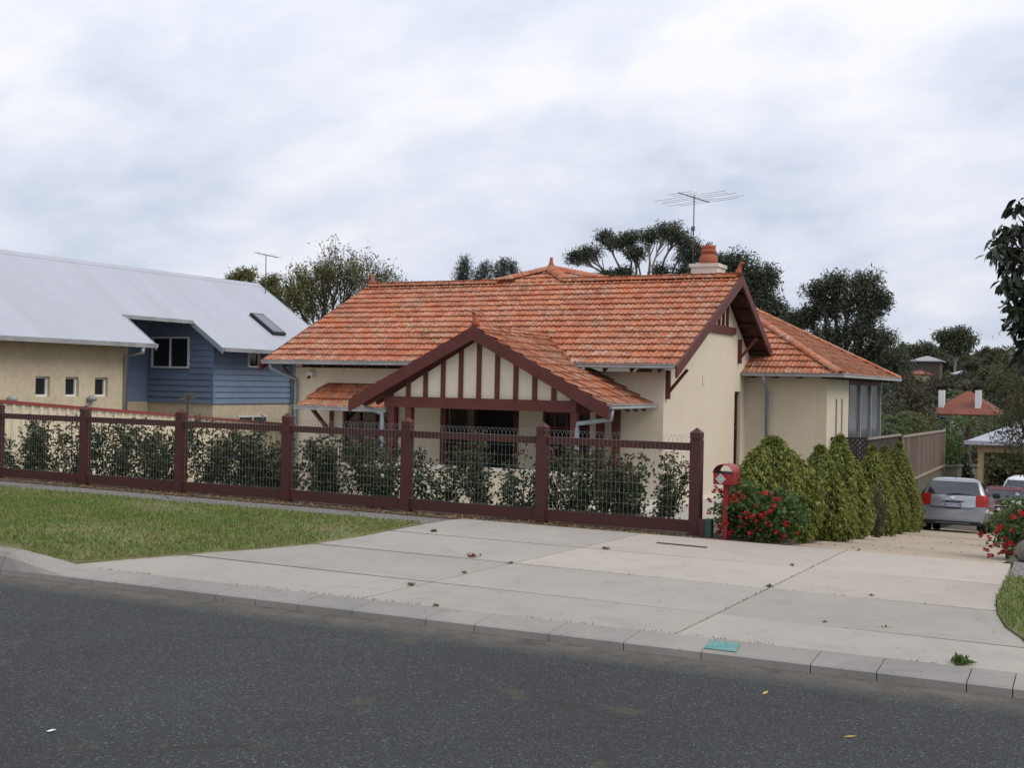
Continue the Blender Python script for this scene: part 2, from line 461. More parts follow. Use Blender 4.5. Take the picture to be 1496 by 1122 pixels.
def kerb_y(x): return 6.97 + .05 * x if x > -9 else 6.52 + .02 * (x + 9)
mb = MB()
rx = [-70, -40, -25, -15, -9, -4, 0, 5, 15, 40, 70]
for x in rx: mb.v += [(x, kerb_y(x) + .02, 0), (x, -7, 0)]
mb.f = [(2 * i, 2 * i + 1, 2 * i + 3, 2 * i + 2) for i in range(len(rx) - 1)]
struct(mb.build('road', M['road']))

# ---- kerb stones, each its own piece
kerb = struct(MB().box(-60, 60, 7.6, 7.62, -.3, -.1).build('kerb', M['kerbstone']))
KW = .33
joints = [-.41, -.65, -1.14, -1.52, -2.19, -2.70, -3.22, -3.77, -4.15, -4.75, -5.22, -5.60, -5.97, -6.61, -7.22, -8.25, -9.15, -10.1, -11.1, -12.1, -13.1, -14.1, -15.1, -16.1, -17.1, -18.1]
joints = [2.6, 2.0, 1.4, .8, .25] + joints
def kerb_h(x):                      # height of the upstand behind the lip: layback at the crossing, barrier kerb to the left
    t = min(max((-7.45 - x) / .95, 0), 1)
    t = t * t * (3 - 2 * t)
    return t
def kerb_section(x):
    t = kerb_h(x); y = kerb_y(x)
    lay = [(0, -.05), (0, .046), (.02, .056), (KW * .55, .064), (KW - .02, .072), (KW, .068), (KW, -.05)]
    bar = [(0, -.05), (.015, .04), (.055, .15), (.095, .185), (.20, .195), (.25, .18), (.25, -.05)]
    return [Vector((x, y + a[0] * (1 - t) + b[0] * t, a[1] * (1 - t) + b[1] * t)) for a, b in zip(lay, bar)]
for a, b in zip(joints, joints[1:]):
    g = .003
    n = 5 if a < -6.5 and b > -9 else 2
    mb = MB(); secs = [kerb_section(a - g + (b + g - (a - g)) * i / (n - 1)) for i in range(n)]
    for s_ in secs: mb.v += [tuple(p) for p in s_]
    k = len(secs[0])
    for i in range(n - 1):
        for j in range(k):
            mb.f.append((i * k + j, i * k + (j + 1) % k, (i + 1) * k + (j + 1) % k, (i + 1) * k + j))
    mb.f += [tuple(range(k)), tuple((n - 1) * k + j for j in range(k))]
    mb.build('kerb_stone', M['kerbstone'], kerb)
mb = MB()
p = [at(1028, 945, 7.02), at(1070, 949, 7.05)]
x0, x1 = -2.185, -1.985
def kz(x, dy): return kerb_section(x)[2].z + (dy - .02) / (KW - .04) * .018
mb.prism([(x0, kerb_y(x0) + .05, kz(x0, .05) + .003), (x1, kerb_y(x1) + .05, kz(x1, .05) + .003), (x1 - .03, kerb_y(x1) + .24, kz(x1, .24) + .003), (x0 - .02, kerb_y(x0) + .24, kz(x0, .24) + .003)], (0, 0, .003))
mb.build('paint_patch', M['teal'], kerb)

# ---- concrete crossing in slabs
APZ = .062
apron = struct(MB().prism([(-8.0, 6.88, -.06), (-.3, 7.27, -.06), (-.3, 12.0, -.06), (-8.0, 12.0, -.06)], (0, 0, .072)).build('driveway_crossing', M['concrete_grey']))
left_curve = [(-7.9, 6.9), (-7.8, 7.2), (-7.6, 7.65), (-7.40, 8.15), (-7.15, 8.6), (-6.97, 9.1), (-6.9, 9.83), (-6.92, 10.87), (-6.87, 11.75), (-6.8, 12.05)]
right_curve = [(-.28, 7.3), (-.34, 7.85), (-.43, 8.3), (-.56, 8.65), (-.66, 9.2), (-.71, 9.8), (-.72, 10.95), (-.75, 12.3), (-.78, 12.65)]
def on_curve(cv, y):
    if y <= cv[0][1]: return cv[0][0]
    for (xa, ya), (xb, yb) in zip(cv, cv[1:]):
        if y <= yb: return xa + (xb - xa) * (y - ya) / (yb - ya)
    return cv[-1][0]
def jb(y): return -4.92 + .085 * (y - 7.1)
def ja(y): return -2.48 + .04 * (y - 7.2)
def apz(x, y):
    if y < 11.9: return APZ
    return APZ - .10 * (y - 11.9)
rows_ = [None, 8.0, 9.25, 10.53, 12.0]
cols = [lambda y: on_curve(left_curve, y), jb, ja, lambda y: on_curve(right_curve, y)]
def front(x): return kerb_section(x)[5].y + .006
def slab(ci, y0, y1, mat_, g=.007):
    L, Rr = cols[ci], cols[ci + 1]
    n = 8
    def edge_pts(yy):
        return yy
    pts = []
    def Y0(x): return max(front(x), 0) if y0 is None else y0 + .01 * (x + 3.5)
    def Y1(x): return y1 + .02 * (x + 3.5)
    lo = []; hi = []
    m_ = 10
    mbx = MB()
    for i in range(m_ + 1):
        f = i / m_
        # bilinear patch between the two side curves
        ya = front(-5) if y0 is None else y0
        xl, xr = L(ya) + g, Rr(ya) - g
        x = xl + (xr - xl) * f
        lo.append((x, Y0(x) + g))
    for i in range(m_ + 1):
        f = i / m_
        xl, xr = L(y1) + g, Rr(y1) - g
        x = xl + (xr - xl) * f
        hi.append((x, Y1(x) - g))
    # side points follow the curves
    ya = (front(L(7.2)) if y0 is None else y0)
    sl = [(L(ya + (y1 - ya) * k / 8) + g, None) for k in range(1, 8)]
    poly = list(lo)
    for k in range(1, 8):
        yy = lo[-1][1] + (hi[-1][1] - lo[-1][1]) * k / 8
        poly.append((Rr(yy) - g, yy))
    poly += hi[::-1]
    for k in range(7, 0, -1):
        yy = lo[0][1] + (hi[0][1] - lo[0][1]) * k / 8
        poly.append((L(yy) + g, yy))
    mbx.prism([(x, y, apz(x, y) - .04) for x, y in poly], (0, 0, .04))
    return mbx.build('slab', mat_, apron)
for ci in range(3):
    for ri in range(4):
        mt = M['concrete_light'] if (ri >= 2 and ci >= 1) else M['concrete_grey']
        slab(ci, rows_[ri], rows_[ri + 1], mt)
# sandy driveway running down to the back
def drive_l(y): return -2.98 - .083 * (y - 12.2) if y > 12.2 else -2.98
def drive_r(y): return -.85 - .075 * (y - 13) if y > 13 else -.85
drive = struct(MB().box(-2.8, -1, 12.3, 12.5, -.3, -.25).build('driveway', M['drive']))
mb = MB()
yy = [12.04 + .02 * 1.5, 13, 14.5] + [16 + 2 * i for i in range(14)] + [46, 50, 54, 58]
for y in yy:
    z = gz(y) + .012 if y > 12.5 else apz(0, y) - .012
    wide = 0 if y < 34 else min((y - 34) * .35, 3)
    mb.v += [(drive_l(y) , y, z), (drive_r(y) + wide, y, z)]
mb.f = [(2 * i, 2 * i + 1, 2 * i + 3, 2 * i + 2) for i in range(len(yy) - 1)]
mb.build('drive_surface', M['drive'], drive)
# ---- asphalt footpath and turf verge
mb = MB(); mb.prism([(-60, 11.22, .0), (-7.25, 11.15, .0), (-6.95, 11.1, .0), (-6.88, 12.0, .0), (-60, 12.1, .0)], (0, 0, .03))
fp = struct(mb.build('footpath', M['path']))
mb = MB(); mb.prism([(-.71, 10.98, .0), (30, 11.2, .0), (30, 12.5, .0), (-.74, 12.35, .0)], (0, 0, .03))
mb.build('path_strip', M['path'], fp)
lc = [(x - .004, y) for x, y in left_curve if y < 11.2]
verge_poly = [(-40, 6.72)] + [(x, kerb_section(x)[5].y + .004) for x in (-20, -14, -10, -9, -8.5, -7.95)] + lc + [(-6.93, 11.14), (-7.25, 11.16), (-40, 11.21)]
vz = .075
def lawn_z(x, y):
    t = min(max((-7.65 - x) / 1.0, 0), 1); t = t * t * (3 - 2 * t)
    return vz + .115 * t * min(max((10.4 - y) / 3.2, 0), 1)
def lawn_lo(x):
    if x < -7.9: return kerb_section(x)[5].y + .004
    for (xa, ya), (xb, yb) in zip(lc, lc[1:]):
        if xa <= x <= xb: return ya + (yb - ya) * (x - xa) / (xb - xa)
    return lc[-1][1]
mb = MB(); lxs = [-40, -30, -24, -20] + [-18 + .5 * i for i in range(20)] + [-8.3, -8.12, -8.0, -7.901, -7.899, -7.8, -7.7, -7.62, -7.5, -7.4, -7.25, -7.15, -7.05, -6.97, -6.93, -6.905]
for x in lxs:
    lo_ = lawn_lo(x)
    for k in range(9): y = lo_ + (11.16 - lo_) * k / 8; mb.v.append((x, y, lawn_z(x, y) - (.0 if k else .015)))
mb.f = [(i * 9 + k, (i + 1) * 9 + k, (i + 1) * 9 + k + 1, i * 9 + k + 1) for i in range(len(lxs) - 1) for k in range(8)]
nl_ = len(mb.v)
rim = [i * 9 for i in range(len(lxs))] + [(len(lxs) - 1) * 9 + k for k in range(1, 9)]
mb.v += [(mb.v[i][0], mb.v[i][1], -.03) for i in rim]
mb.f += [(rim[k], rim[k + 1], nl_ + k + 1, nl_ + k) for k in range(len(rim) - 1)]
struct(mb.build('lawn', M['turf']))
rc = [(x + .004, y) for x, y in right_curve if 7.3 < y < 10.97]
verge2 = rc[::1] + [(-.715, 10.95), (20, 11.15), (20, kerb_section(2)[5].y + .9), (2, kerb_section(2)[5].y + .004)]
mb = MB(); mb.prism([(x, y, -.03) for x, y in verge2], (0, 0, vz + .03))
struct(mb.build('lawn', M['turf']))
def inside(poly, x, y):
    r_ = False; j = len(poly) - 1
    for i in range(len(poly)):
        xi, yi = poly[i]; xj, yj = poly[j]
        if (yi > y) != (yj > y) and x < (xj - xi) * (y - yi) / (yj - yi) + xi: r_ = not r_
        j = i
    return r_
rng = np.random.default_rng(3)
def grass(poly, x0, x1, y0, y1, n, name, label, h=.045):
    P = []
    for x, y in zip(rng.uniform(x0, x1, n), rng.uniform(y0, y1, n)):
        if inside(poly, x, y) and rng.uniform() < .84 + .3 * (math.sin(x * 2.1 + 1.7 * math.sin(y * 1.3)) + math.sin(y * 2.9 + x * .7)): P.append((x, y, lawn_z(x, y) - .004))
    # shaggy edge over the concrete
    P = np.array(P)
    d = rng.normal(size=(len(P), 3)) * .55; d[:, 2] = 1
    me = leaf_mesh(name, P, d, h, .011, rng)
    o = link(name, me, M['grass'])
    return tag(o, label, 'grass', kind='stuff')
grass(verge_poly, -19, -6.8, 6.9, 11.25, 110000, 'grass', 'short patchy green grass on the verge between kerb and footpath')
grass(verge2, -.75, 1.2, 7.2, 11.0, 14000, 'grass', 'lush green grass beside the right edge of the concrete crossing', .055)
# ---- garden bed behind the fence, paved yard
mb = MB(); mb.prism([(-30, 12.1, .01), (-3.95, 12.05, .01), (-3.0, 12.03, .01), (-3.0, 12.75, .0), (-30, 12.75, .0)], (0, 0, .025))
gb = struct(mb.build('garden_bed', M['soil']))
mb = MB()
for y in (12.75, 14.4): mb.v += [(-17.2, y, gz(y) + .02), (-7.2, y, gz(y) + .02)]
mb.f = [(0, 1, 3, 2)]; mb.build('soil_strip', M['soil'], gb)
mb = MB()
for y in (12.75, 16, 20, 24, 28, 33): mb.v += [(-7.3, y, gz(y) + .016), (drive_l(y) + .05, y, gz(y) + .016)]
mb.f = [(2 * i, 2 * i + 1, 2 * i + 3, 2 * i + 2) for i in range(5)]; mb.build('soil_strip', M['soil'], gb)
mb = MB()
for y in (14.4, 17.5, 20.6): mb.v += [(-17.2, y, gz(y) + .03), (-7.0, y, gz(y) + .03)]
mb.f = [(0, 1, 3, 2), (2, 3, 5, 4)]
struct(mb.build('yard_paving', M['paving']))

# ================================================================ FRONT FENCE
FY = 12.38
fence = thing('front_fence', 'dark maroon timber post and rail fence with looped wire mesh panels', 'fence', (-9.8, FY, 0))
posts = [-4.05 - 1.935 * i for i in range(9)]
for x in posts:
    s = .062; mb = MB()
    for z0, z1, q in ((-.05, 1.11, s), (1.11, 1.125, s - .008), (1.125, 1.19, s)):
        mb.box(x - q, x + q, FY - q, FY + q, z0, z1)
    b = len(mb.v); s2 = s + .003
    mb.add([(x - s2, FY - s2, 1.188), (x + s2, FY - s2, 1.188), (x + s2, FY + s2, 1.188), (x - s2, FY + s2, 1.188), (x, FY, 1.25)],
           [(3, 2, 1, 0), (0, 1, 4), (1, 2, 4), (2, 3, 4), (3, 0, 4)])
    mb.build('post', M['fence_maroon'], fence)
for x1, x0 in zip(posts, posts[1:]):
    a, b = x0 + .06, x1 - .06
    MB().box(a, b, FY - .02, FY + .025, .985, 1.07).build('top_rail', M['fence_maroon'], fence)
    MB().box(a, b, FY - .025, FY + .02, .06, .195).build('bottom_rail', M['fence_maroon'], fence)
    mb = MB(); n = 34; yv = FY - .034; dx = (b - a) / n; r_ = .0014
    for i in range(n + 1):
        mb.tube([(a + dx * i, yv, .19), (a + dx * i, yv, 1.085)], r_, 4, False)
    for i in range(0, n - 1):                       # overlapping hoops two wires wide
        c_ = a + dx * (i + 1)
        mb.tube([(c_ + dx * math.cos(t), yv - .003, 1.085 + .075 * math.sin(t)) for t in [math.pi * k / 8 for k in range(9)]], r_, 4, False)
    for k in range(8):
        z = .215 + .123 * k
        mb.tube([(a, yv - .004, z), (b, yv - .004, z)], r_, 4, False)
    mb.build('wire_mesh', M['wire'], fence, recalc=False)

# ================================================================ TILED HOUSE
house = thing('tiled_house', 'cream rendered bungalow with terracotta tiled roof and maroon half timbered porch gable', 'house', (-11.8, 22, gz(20.5)))
WX0, WX1, WY = -16.13, -7.38, 20.5
def wall_rect(name, o, u, wdt, hgt, n, thick, holes, m, parent):
    """wall from origin o along u, height up, outer face at o, thickness along -n, rectangular holes (u0,u1,z0,z1)"""
    o, u, n = Vector(o), Vector(u), Vector(n)
    us = sorted({0, wdt} | {h[0] for h in holes} | {h[1] for h in holes}); zs = sorted({0, hgt} | {h[2] for h in holes} | {h[3] for h in holes})
    mb = MB(); up = Vector((0, 0, 1))
    def P(a, z, d): return o + u * a + up * z - n * d
    def is_hole(i, j):
        if i < 0 or j < 0 or i >= len(us) - 1 or j >= len(zs) - 1: return True
        a, z = (us[i] + us[i + 1]) / 2, (zs[j] + zs[j + 1]) / 2
        return any(h[0] < a < h[1] and h[2] < z < h[3] for h in holes)
    for i in range(len(us) - 1):
        for j in range(len(zs) - 1):
            if is_hole(i, j): continue
            a, b, z0, z1 = us[i], us[i + 1], zs[j], zs[j + 1]
            for d in (0, thick): mb.quad(P(a, z0, d), P(b, z0, d), P(b, z1, d), P(a, z1, d))
            if is_hole(i - 1, j): mb.quad(P(a, z0, 0), P(a, z1, 0), P(a, z1, thick), P(a, z0, thick))
            if is_hole(i + 1, j): mb.quad(P(b, z0, 0), P(b, z1, 0), P(b, z1, thick), P(b, z0, thick))
            if is_hole(i, j - 1): mb.quad(P(a, z0, 0), P(b, z0, 0), P(b, z0, thick), P(a, z0, thick))
            if is_hole(i, j + 1): mb.quad(P(a, z1, 0), P(b, z1, 0), P(b, z1, thick), P(a, z1, thick))
    bm_name = mb
    o_ = bm_name.build(name, m, parent, recalc=False)
    bm = bmesh.new(); bm.from_mesh(o_.data); bmesh.ops.remove_doubles(bm, verts=bm.verts, dist=.0005); bmesh.ops.recalc_face_normals(bm, faces=bm.faces); bm.to_mesh(o_.data); bm.free()
    return o_
ZB = -2.2
def u_of(px, Y=WY): return at(px, 620, Y).x - WX0
door_h = (u_of(648), u_of(758), ZB * -1 - .75, -ZB + 1.25)     # recessed entry
win1 = (u_of(500), u_of(570), -ZB - .1, -ZB + 1.12)
win2 = (u_of(792), u_of(862), -ZB - .15, -ZB + 1.18)
wall_rect('front_wall', (WX0, WY, ZB), (1, 0, 0), WX1 - WX0, 1.98 - ZB, (0, -1, 0), .25, [door_h, win1, win2], M['cream'], house)
wall_rect('side_wall', (WX1, WY + .25, ZB), (0, 1, 0), 5.8, 1.98 - ZB, (1, 0, 0), .25, [(4.45, 4.95, -ZB - .9, -ZB + 1.63)], M['cream'], house)
# gable top of the side wall
mb = MB(); mb.prism([(WX1, WY, 1.98), (WX1, WY + 6.05, 1.98), (WX1, WY + 6.05, 2.35), (WX1, 24.03, 4.0), (WX1, WY, 2.25)], (-.25, 0, 0))
mb.build('gable_wall', M['cream'], house)
wall_rect('end_wall', (WX0, WY + .25, ZB), (0, 1, 0), 6.5, 2.0 - ZB, (-1, 0, 0), .25, [], M['cream'], house)
mb = MB(); mb.prism([(WX0, WY, 2.0), (WX0, WY + 6.05, 2.0), (WX0, WY + 6.05, 2.3), (WX0, 24.03, 4.0), (WX0, WY, 2.25)], (.25, 0, 0))
mb.build('gable_wall', M['cream'], house)
MB().box(WX0 + .25, WX1 - .25, 27.2, 27.45, ZB, 2.0).build('rear_wall', M['cream'], house)
MB().box(-12.6, -7.0, 17.9, WY - .02, gz(18) - .3, -.45).build('veranda_floor', M['plinth'], house)
MB().box(WX1 - .02, WX1 + .1, WY - .12, 26.3, ZB, -.62).build('plinth_strip', M['plinth'], house)
# recess behind the entry: dark hall, door leaf, window joinery
MB().box(WX0 + door_h[0] - .1, WX0 + door_h[1] + .1, WY + 1.2, WY + 1.25, -1.2, 1.6).build('entry_back_wall', M['cream'], house)
dx0 = WX0 + door_h[0]
dr = MB().box(dx0 + .35, dx0 + 1.2, WY + .9, WY + .96, -.7, 1.3).build('front_door', M['dark_in'], house)
MB().box(dx0 + .38, dx0 + .44, WY + .85, WY + .9, .15, .22).build('handle', M['steel'], dr)
MB().box(dx0 + .25, dx0 + .35, WY + .86, WY + .98, -.7, 1.4).build('door_frame', M['maroon'], house)
MB().box(dx0 + 1.2, dx0 + 1.3, WY + .86, WY + .98, -.7, 1.4).build('door_frame', M['maroon'], house)
MB().box(dx0 + 1.4, dx0 + 2.05, WY + .5, WY + .55, -.6, 1.0).build('security_screen', M['maroon'], house)
MB().box(dx0 - .02, WX0 + door_h[1] + .02, WY + .24, WY + 1.2, 1.26, 1.3).build('entry_ceiling', M['cream'], house)
def window(parent, o, u, n, wd, ht, fr, nv, nh, fm, gm, depth=.1):
    o, u, n = Vector(o), Vector(u), Vector(n); up = Vector((0, 0, 1))
    f0 = o - n * depth
    wn = MB().prism([f0, f0 + u * wd, f0 + u * wd + up * ht, f0 + up * ht], -n * .01).build('window', gm, parent)
    def bar(a, b, c, d):
        return MB().prism([f0 + u * a + up * c + n * .003, f0 + u * b + up * c + n * .003, f0 + u * b + up * d + n * .003, f0 + u * a + up * d + n * .003], n * .045).build('frame', fm, wn)
    bar(0, wd, 0, fr); bar(0, wd, ht - fr, ht); bar(0, fr, fr, ht - fr); bar(wd - fr, wd, fr, ht - fr)
    for k in range(1, nv): bar(wd * k / nv - fr * .35, wd * k / nv + fr * .35, fr, ht - fr)
    for k in range(1, nh):
        z = ht * k / nh
        for q in range(nv): 
            a = fr if q == 0 else wd * q / nv + fr * .35
            b = wd - fr if q == nv - 1 else wd * (q + 1) / nv - fr * .35
            bar(a, b, z - fr * .25, z + fr * .25)
    return wn
for h_, nv in ((win1, 3), (win2, 4)):
    window(house, (WX0 + h_[0], WY, ZB + h_[2]), (1, 0, 0), (0, -1, 0), h_[1] - h_[0], h_[3] - h_[2], .06, nv, 4, M['maroon'], M['glass'])
window(house, (WX1, WY + .25 + 4.45, -.9), (0, 1, 0), (1, 0, 0), .5, 2.53, .07, 1, 3, M['maroon'], M['glass'], .12)
MB().box(WX1 - .001, WX1 + .012, 22.82, 22.97, 1.76, 1.96).build('wall_vent', M['cream_pale'], house)

# ---- roof tiles
TW, TG = .208, .305                       # tile width and gauge
prof = [(0, .020), (.10, .024), (.20, .006), (.36, .002), (.46, .013), (.54, .014), (.64, .003), (.82, .002), (1.0, .012)]
tile_spots = []                           # whole tiles that can be objects: (distance, face, matrix)
tile_faces = []
def tile_verts(u0, v0, wdt, lim=None, jz=0):
    top = []; 
    for v, dz in ((v0 + TG + .05, -.022 + jz), (v0, .024 + jz)):
        for k, h in prof:
            top.append([u0 + k * wdt, v, h + dz])
    for k, h in prof: top.append([u0 + k * wdt, v0 + .004, h - .022 + jz - .010])
    if lim:
        for q in top:
            a, b = lim(q[1])
            q[0] = min(max(q[0], a), b)
    n = len(prof)
    fs = [(i, i + 1, n + i + 1, n + i) for i in range(n - 1)] + [(n + i, n + i + 1, 2 * n + i + 1, 2 * n + i) for i in range(n - 1)]
    return top, fs
tv, tf = tile_verts(0, 0, TW)
TILE = bpy.data.meshes.new('tile'); TILE.from_pydata(tv, [], tf); TILE.materials.append(M['tile'])
def roof_face(name, o, u, v, poly, parent, objects=True, thick=.05, inset=0.0, deck=True):
    """poly: (u, v) outline in the plane; v runs up the slope from the eave"""
    o, u, v = Vector(o), Vector(u).normalized(), Vector(v).normalized(); n = u.cross(v)
    if n.z < 0: n = -n
    def P(a, b, c=0): return o + u * a + v * b + n * c
    part = MB().prism([P(a, b, -.012) for a, b in poly], -n * thick).build(name, M['soffit'], parent)
    vmax = max(b for a, b in poly)
    def lim(b):
        b = min(max(b, .001), vmax - .001); xs_ = []
        for (a0, b0), (a1, b1) in zip(poly, poly[1:] + poly[:1]):
            if (b0 <= b < b1) or (b1 <= b < b0): xs_.append(a0 + (a1 - a0) * (b - b0) / (b1 - b0))
        return (min(xs_), max(xs_)) if len(xs_) > 1 else (0, 0)
    rest = MB(); rr = random.Random(len(name) + len(tile_faces))
    k = 0
    while k * TG < vmax - .06:
        v0 = k * TG - .03
        a, b = lim(max(v0, 0)); a2, b2 = lim(min(v0 + TG, vmax))
        lo, hi = min(a, a2), max(b, b2)
        lo_in, hi_in = max(a, a2), min(b, b2)
        i = math.floor(lo / TW)
        sh = (k % 2) * 0.0
        while i * TW + sh < hi:
            u0 = i * TW + sh
            jz = rr.uniform(-.004, .004)
            whole = u0 >= lo_in - .001 and u0 + TW <= hi_in + .001 and v0 + TG + .05 < vmax
            if whole and objects:
                mtx = Matrix((u.to_4d(), v.to_4d(), n.to_4d(), (0, 0, 0, 1))).transposed()
                for r_ in range(3): mtx[3][r_] = 0
                pt = P(u0, v0, jz)
                mtx.translation = pt
                tile_spots.append(((pt - Vector((0, 0, EYE))).length, len(tile_faces), mtx, (u0, v0, jz)))
            else:
                vv, ff = tile_verts(u0, v0, TW, lim, jz)
                rest.add([P(*q) for q in vv], ff)
            i += 1
        k += 1
    tile_faces.append((part, rest, P))
    return part
SL = .494; CS = 1 / math.sqrt(1 + SL * SL)
EY, EZ, RY = 20.0, 2.13, 24.03
RX0, RX1 = -16.62, -6.94
Lm = (RY - EY) / CS
UM = (1, 0, 0); VM = (0, 1, SL)
# main front slope, cut by the porch valley
PX = -10.26; PHW = 2.63; PEZ = 1.38; PSL = .513; PY0 = 18.2
PRZ = PEZ + PHW * PSL
vy = EY + (PRZ - EZ) / SL                 # where the porch ridge runs into the main slope
hwv = (PRZ - EZ) / PSL                    # half width of the valley at the main eave
poly = [(0, 0), (PX - hwv - RX0, 0), (PX - RX0, (vy - EY) / CS), (PX + hwv - RX0, 0), (RX1 - RX0, 0), (RX1 - RX0, Lm), (0, Lm)]
# split in three convex pieces so that every tile row has one span
mid = PX - RX0; vv_ = (vy - EY) / CS
main_l = roof_face('roof_slope', (RX0, EY, EZ), UM, VM, [(0, 0), (mid - hwv, 0), (mid, vv_), (mid, Lm), (0, Lm)], house)
main_r = roof_face('roof_slope', (RX0 + mid, EY, EZ), UM, VM, [(hwv, 0), (RX1 - RX0 - mid, 0), (RX1 - RX0 - mid, Lm), (0, Lm), (0, vv_)], house)
# little pyramid rising above the ridge
AP = Vector((-11.85, 24.78, EZ + (24.78 - EY) * SL + .02))
la = (24.78 - RY) / CS
roof_face('roof_slope', (-13.0, RY - .02, EZ + (RY - .02 - EY) * SL), UM, VM, [(0, 0), (1.95, 0), (1.15, la), (1.14, la)], house, objects=False)
mb = MB()
bk = AP + Vector((0, 3.2, 0)); bl = Vector((-13.0, RY, 4.12)); br = Vector((-11.05, RY, 4.12))
rs = Vector((-8.6, RY + .2, 3.75)); rb = Vector((-8.6, 28.6, 3.4)); ls = Vector((-15.2, RY + .3, 3.7)); lb = Vector((-15.2, 28.6, 3.4))
mb.add([AP, bk, br, rs, rb, bl, ls, lb], [(0, 2, 3), (0, 3, 4, 1), (0, 6, 5), (0, 1, 7, 6), (1, 4, 7)])
mb.build('rear_roof', M['tile'], house)
# steeper rear slope of the main gable
BS = .60; BC = 1 / math.sqrt(1 + BS * BS)
roof_face('roof_slope', (RX1, RY + 2.75, 4.12 - 2.75 * BS), (-1, 0, 0), (0, -1, BS), [(0, 0), (4.2, 0), (4.2, 2.75 / BC), (0, 2.75 / BC)], house, objects=False)
roof_face('roof_slope', (RX0 + 4.2, RY + 2.75, 4.12 - 2.75 * BS), (-1, 0, 0), (0, -1, BS), [(0, 0), (4.2, 0), (4.2, 2.75 / BC), (0, 2.75 / BC)], house, objects=False)
# porch slopes
PC = 1 / math.sqrt(1 + PSL * PSL); Lp = PHW / PC
ve = (EZ - PEZ) / PSL / PC                # slope distance where the main eave is met
pr = roof_face('porch_roof_slope', (PX + PHW, PY0, PEZ), (0, 1, 0), (-1, 0, PSL), [(0, 0), (2.3, 0), (2.3, ve * .96), (EY + .05 - PY0, ve), (vy - PY0, Lp), (0, Lp)], house)
pl = roof_face('porch_roof_slope', (PX - PHW, PY0, PEZ), (0, 1, 0), (1, 0, PSL), [(0, 0), (2.3, 0), (2.3, ve * .96), (EY + .05 - PY0, ve), (vy - PY0, Lp), (0, Lp)], house, objects=False)
# window awning
AZ0, AZ1 = 1.15, 1.66; aw = WY - 19.68; asl = (AZ1 - AZ0) / aw; ac = 1 / math.sqrt(1 + asl * asl)
awn = roof_face('awning_roof', (-15.42, 19.68, AZ0), (1, 0, 0), (0, 1, asl), [(0, 0), (2.35, 0), (2.35, aw / ac), (.2, aw / ac)], house)
# rear wing: pyramid hip roof
HX, HY, HZ = -5.17, 25.75, 2.08; HP = .545; HA = 4.05
pk = (HX - HA, HY + HA, HZ + HA * HP); hc = 1 / math.sqrt(1 + HP * HP)
roof_face('wing_roof_slope', (HX - 2 * HA, HY, HZ), (1, 0, 0), (0, 1, HP), [(5.2, 0), (2 * HA, 0), (HA, HA / hc), (HA - .02, HA / hc)], house)
roof_face('wing_roof_slope', (HX, HY, HZ), (0, 1, 0), (-1, 0, HP), [(0, 0), (2 * HA, 0), (HA + .02, HA / hc), (HA, HA / hc)], house)
roof_face('wing_roof_slope', (HX, HY + 2 * HA, HZ), (-1, 0, 0), (0, -1, HP), [(0, 0), (2 * HA, 0), (HA + .02, HA / hc), (HA, HA / hc)], house, objects=False)
# nearest tiles become pieces of their own, the rest one mesh per slope
tile_spots.sort(key=lambda q: q[0])
for i, (d_, fi, mtx, uvj) in enumerate(tile_spots):
    part, rest, P = tile_faces[fi]
    if i < 298:
        o_ = bpy.data.objects.new('tile', TILE); C.objects.link(o_); o_.parent = part
        mm = mtx.copy(); mm.translation = mtx.translation - OFF[part.name]
        o_.matrix_local = mm
    else:
        vv, ff = tile_verts(uvj[0], uvj[1], TW, None, uvj[2])
        rest.add([P(*q) for q in vv], ff)
for part, rest, P in tile_faces:
    if rest.v:
        tag(rest.build('tiles', M['tile'], part, recalc=False), kind='stuff')
# ---- ridge capping, hips and valleys: overlapping half-round caps
def caps(p0, p1, parent, r_=.17, L=.40, lift=-.022):
    p0, p1 = Vector(p0), Vector(p1); d = p1 - p0; n = max(1, round(d.length / L)); d.normalize()
    s_ = d.cross(Vector((0, 0, 1))).normalized(); up = s_.cross(d)
    for i in range(n):
        a = p0 + d * (i * (p1 - p0).length / n - .02); b = p0 + d * ((i + 1) * (p1 - p0).length / n + .03)
        vs_ = []
        for q, rr in ((a, r_ * 1.06), (b, r_ * .94)):
            for t in (0, 35, 65, 90, 115, 145, 180):
                vs_.append(q + s_ * rr * math.cos(R(t)) + up * (rr * .62 * math.sin(R(t)) + lift))
            for t in (180, 90, 0):
                vs_.append(q + s_ * rr * .85 * math.cos(R(t)) + up * (rr * .62 * math.sin(R(t)) * .75 + lift - .01))
        k = 10
        fs = [(j, (j + 1) % k, k + (j + 1) % k, k + j) for j in range(k)] + [tuple(range(k))[::-1], tuple(range(k, 2 * k))]
        MB().add(vs_, fs).build('ridge_cap', M['tile'], parent)
caps((RX0 + .1, RY, 4.13), (-12.9, RY, 4.13), main_l)
caps((-11.1, RY, 4.13), (RX1 - .1, RY, 4.13), main_r)
caps((-13.0, RY, 4.14), AP, main_l); caps((-11.05, RY, 4.14), AP, main_r); caps(AP, (-9.3, RY + .75, 4.0), main_r)
caps((PX, PY0 + .05, PRZ), (PX, vy - .1, PRZ), pr, .13)
caps((HX + .02, HY - .02, HZ + .03), pk, house, .12); caps((HX + .02, HY + 2 * HA + .02, HZ + .03), pk, house, .12)
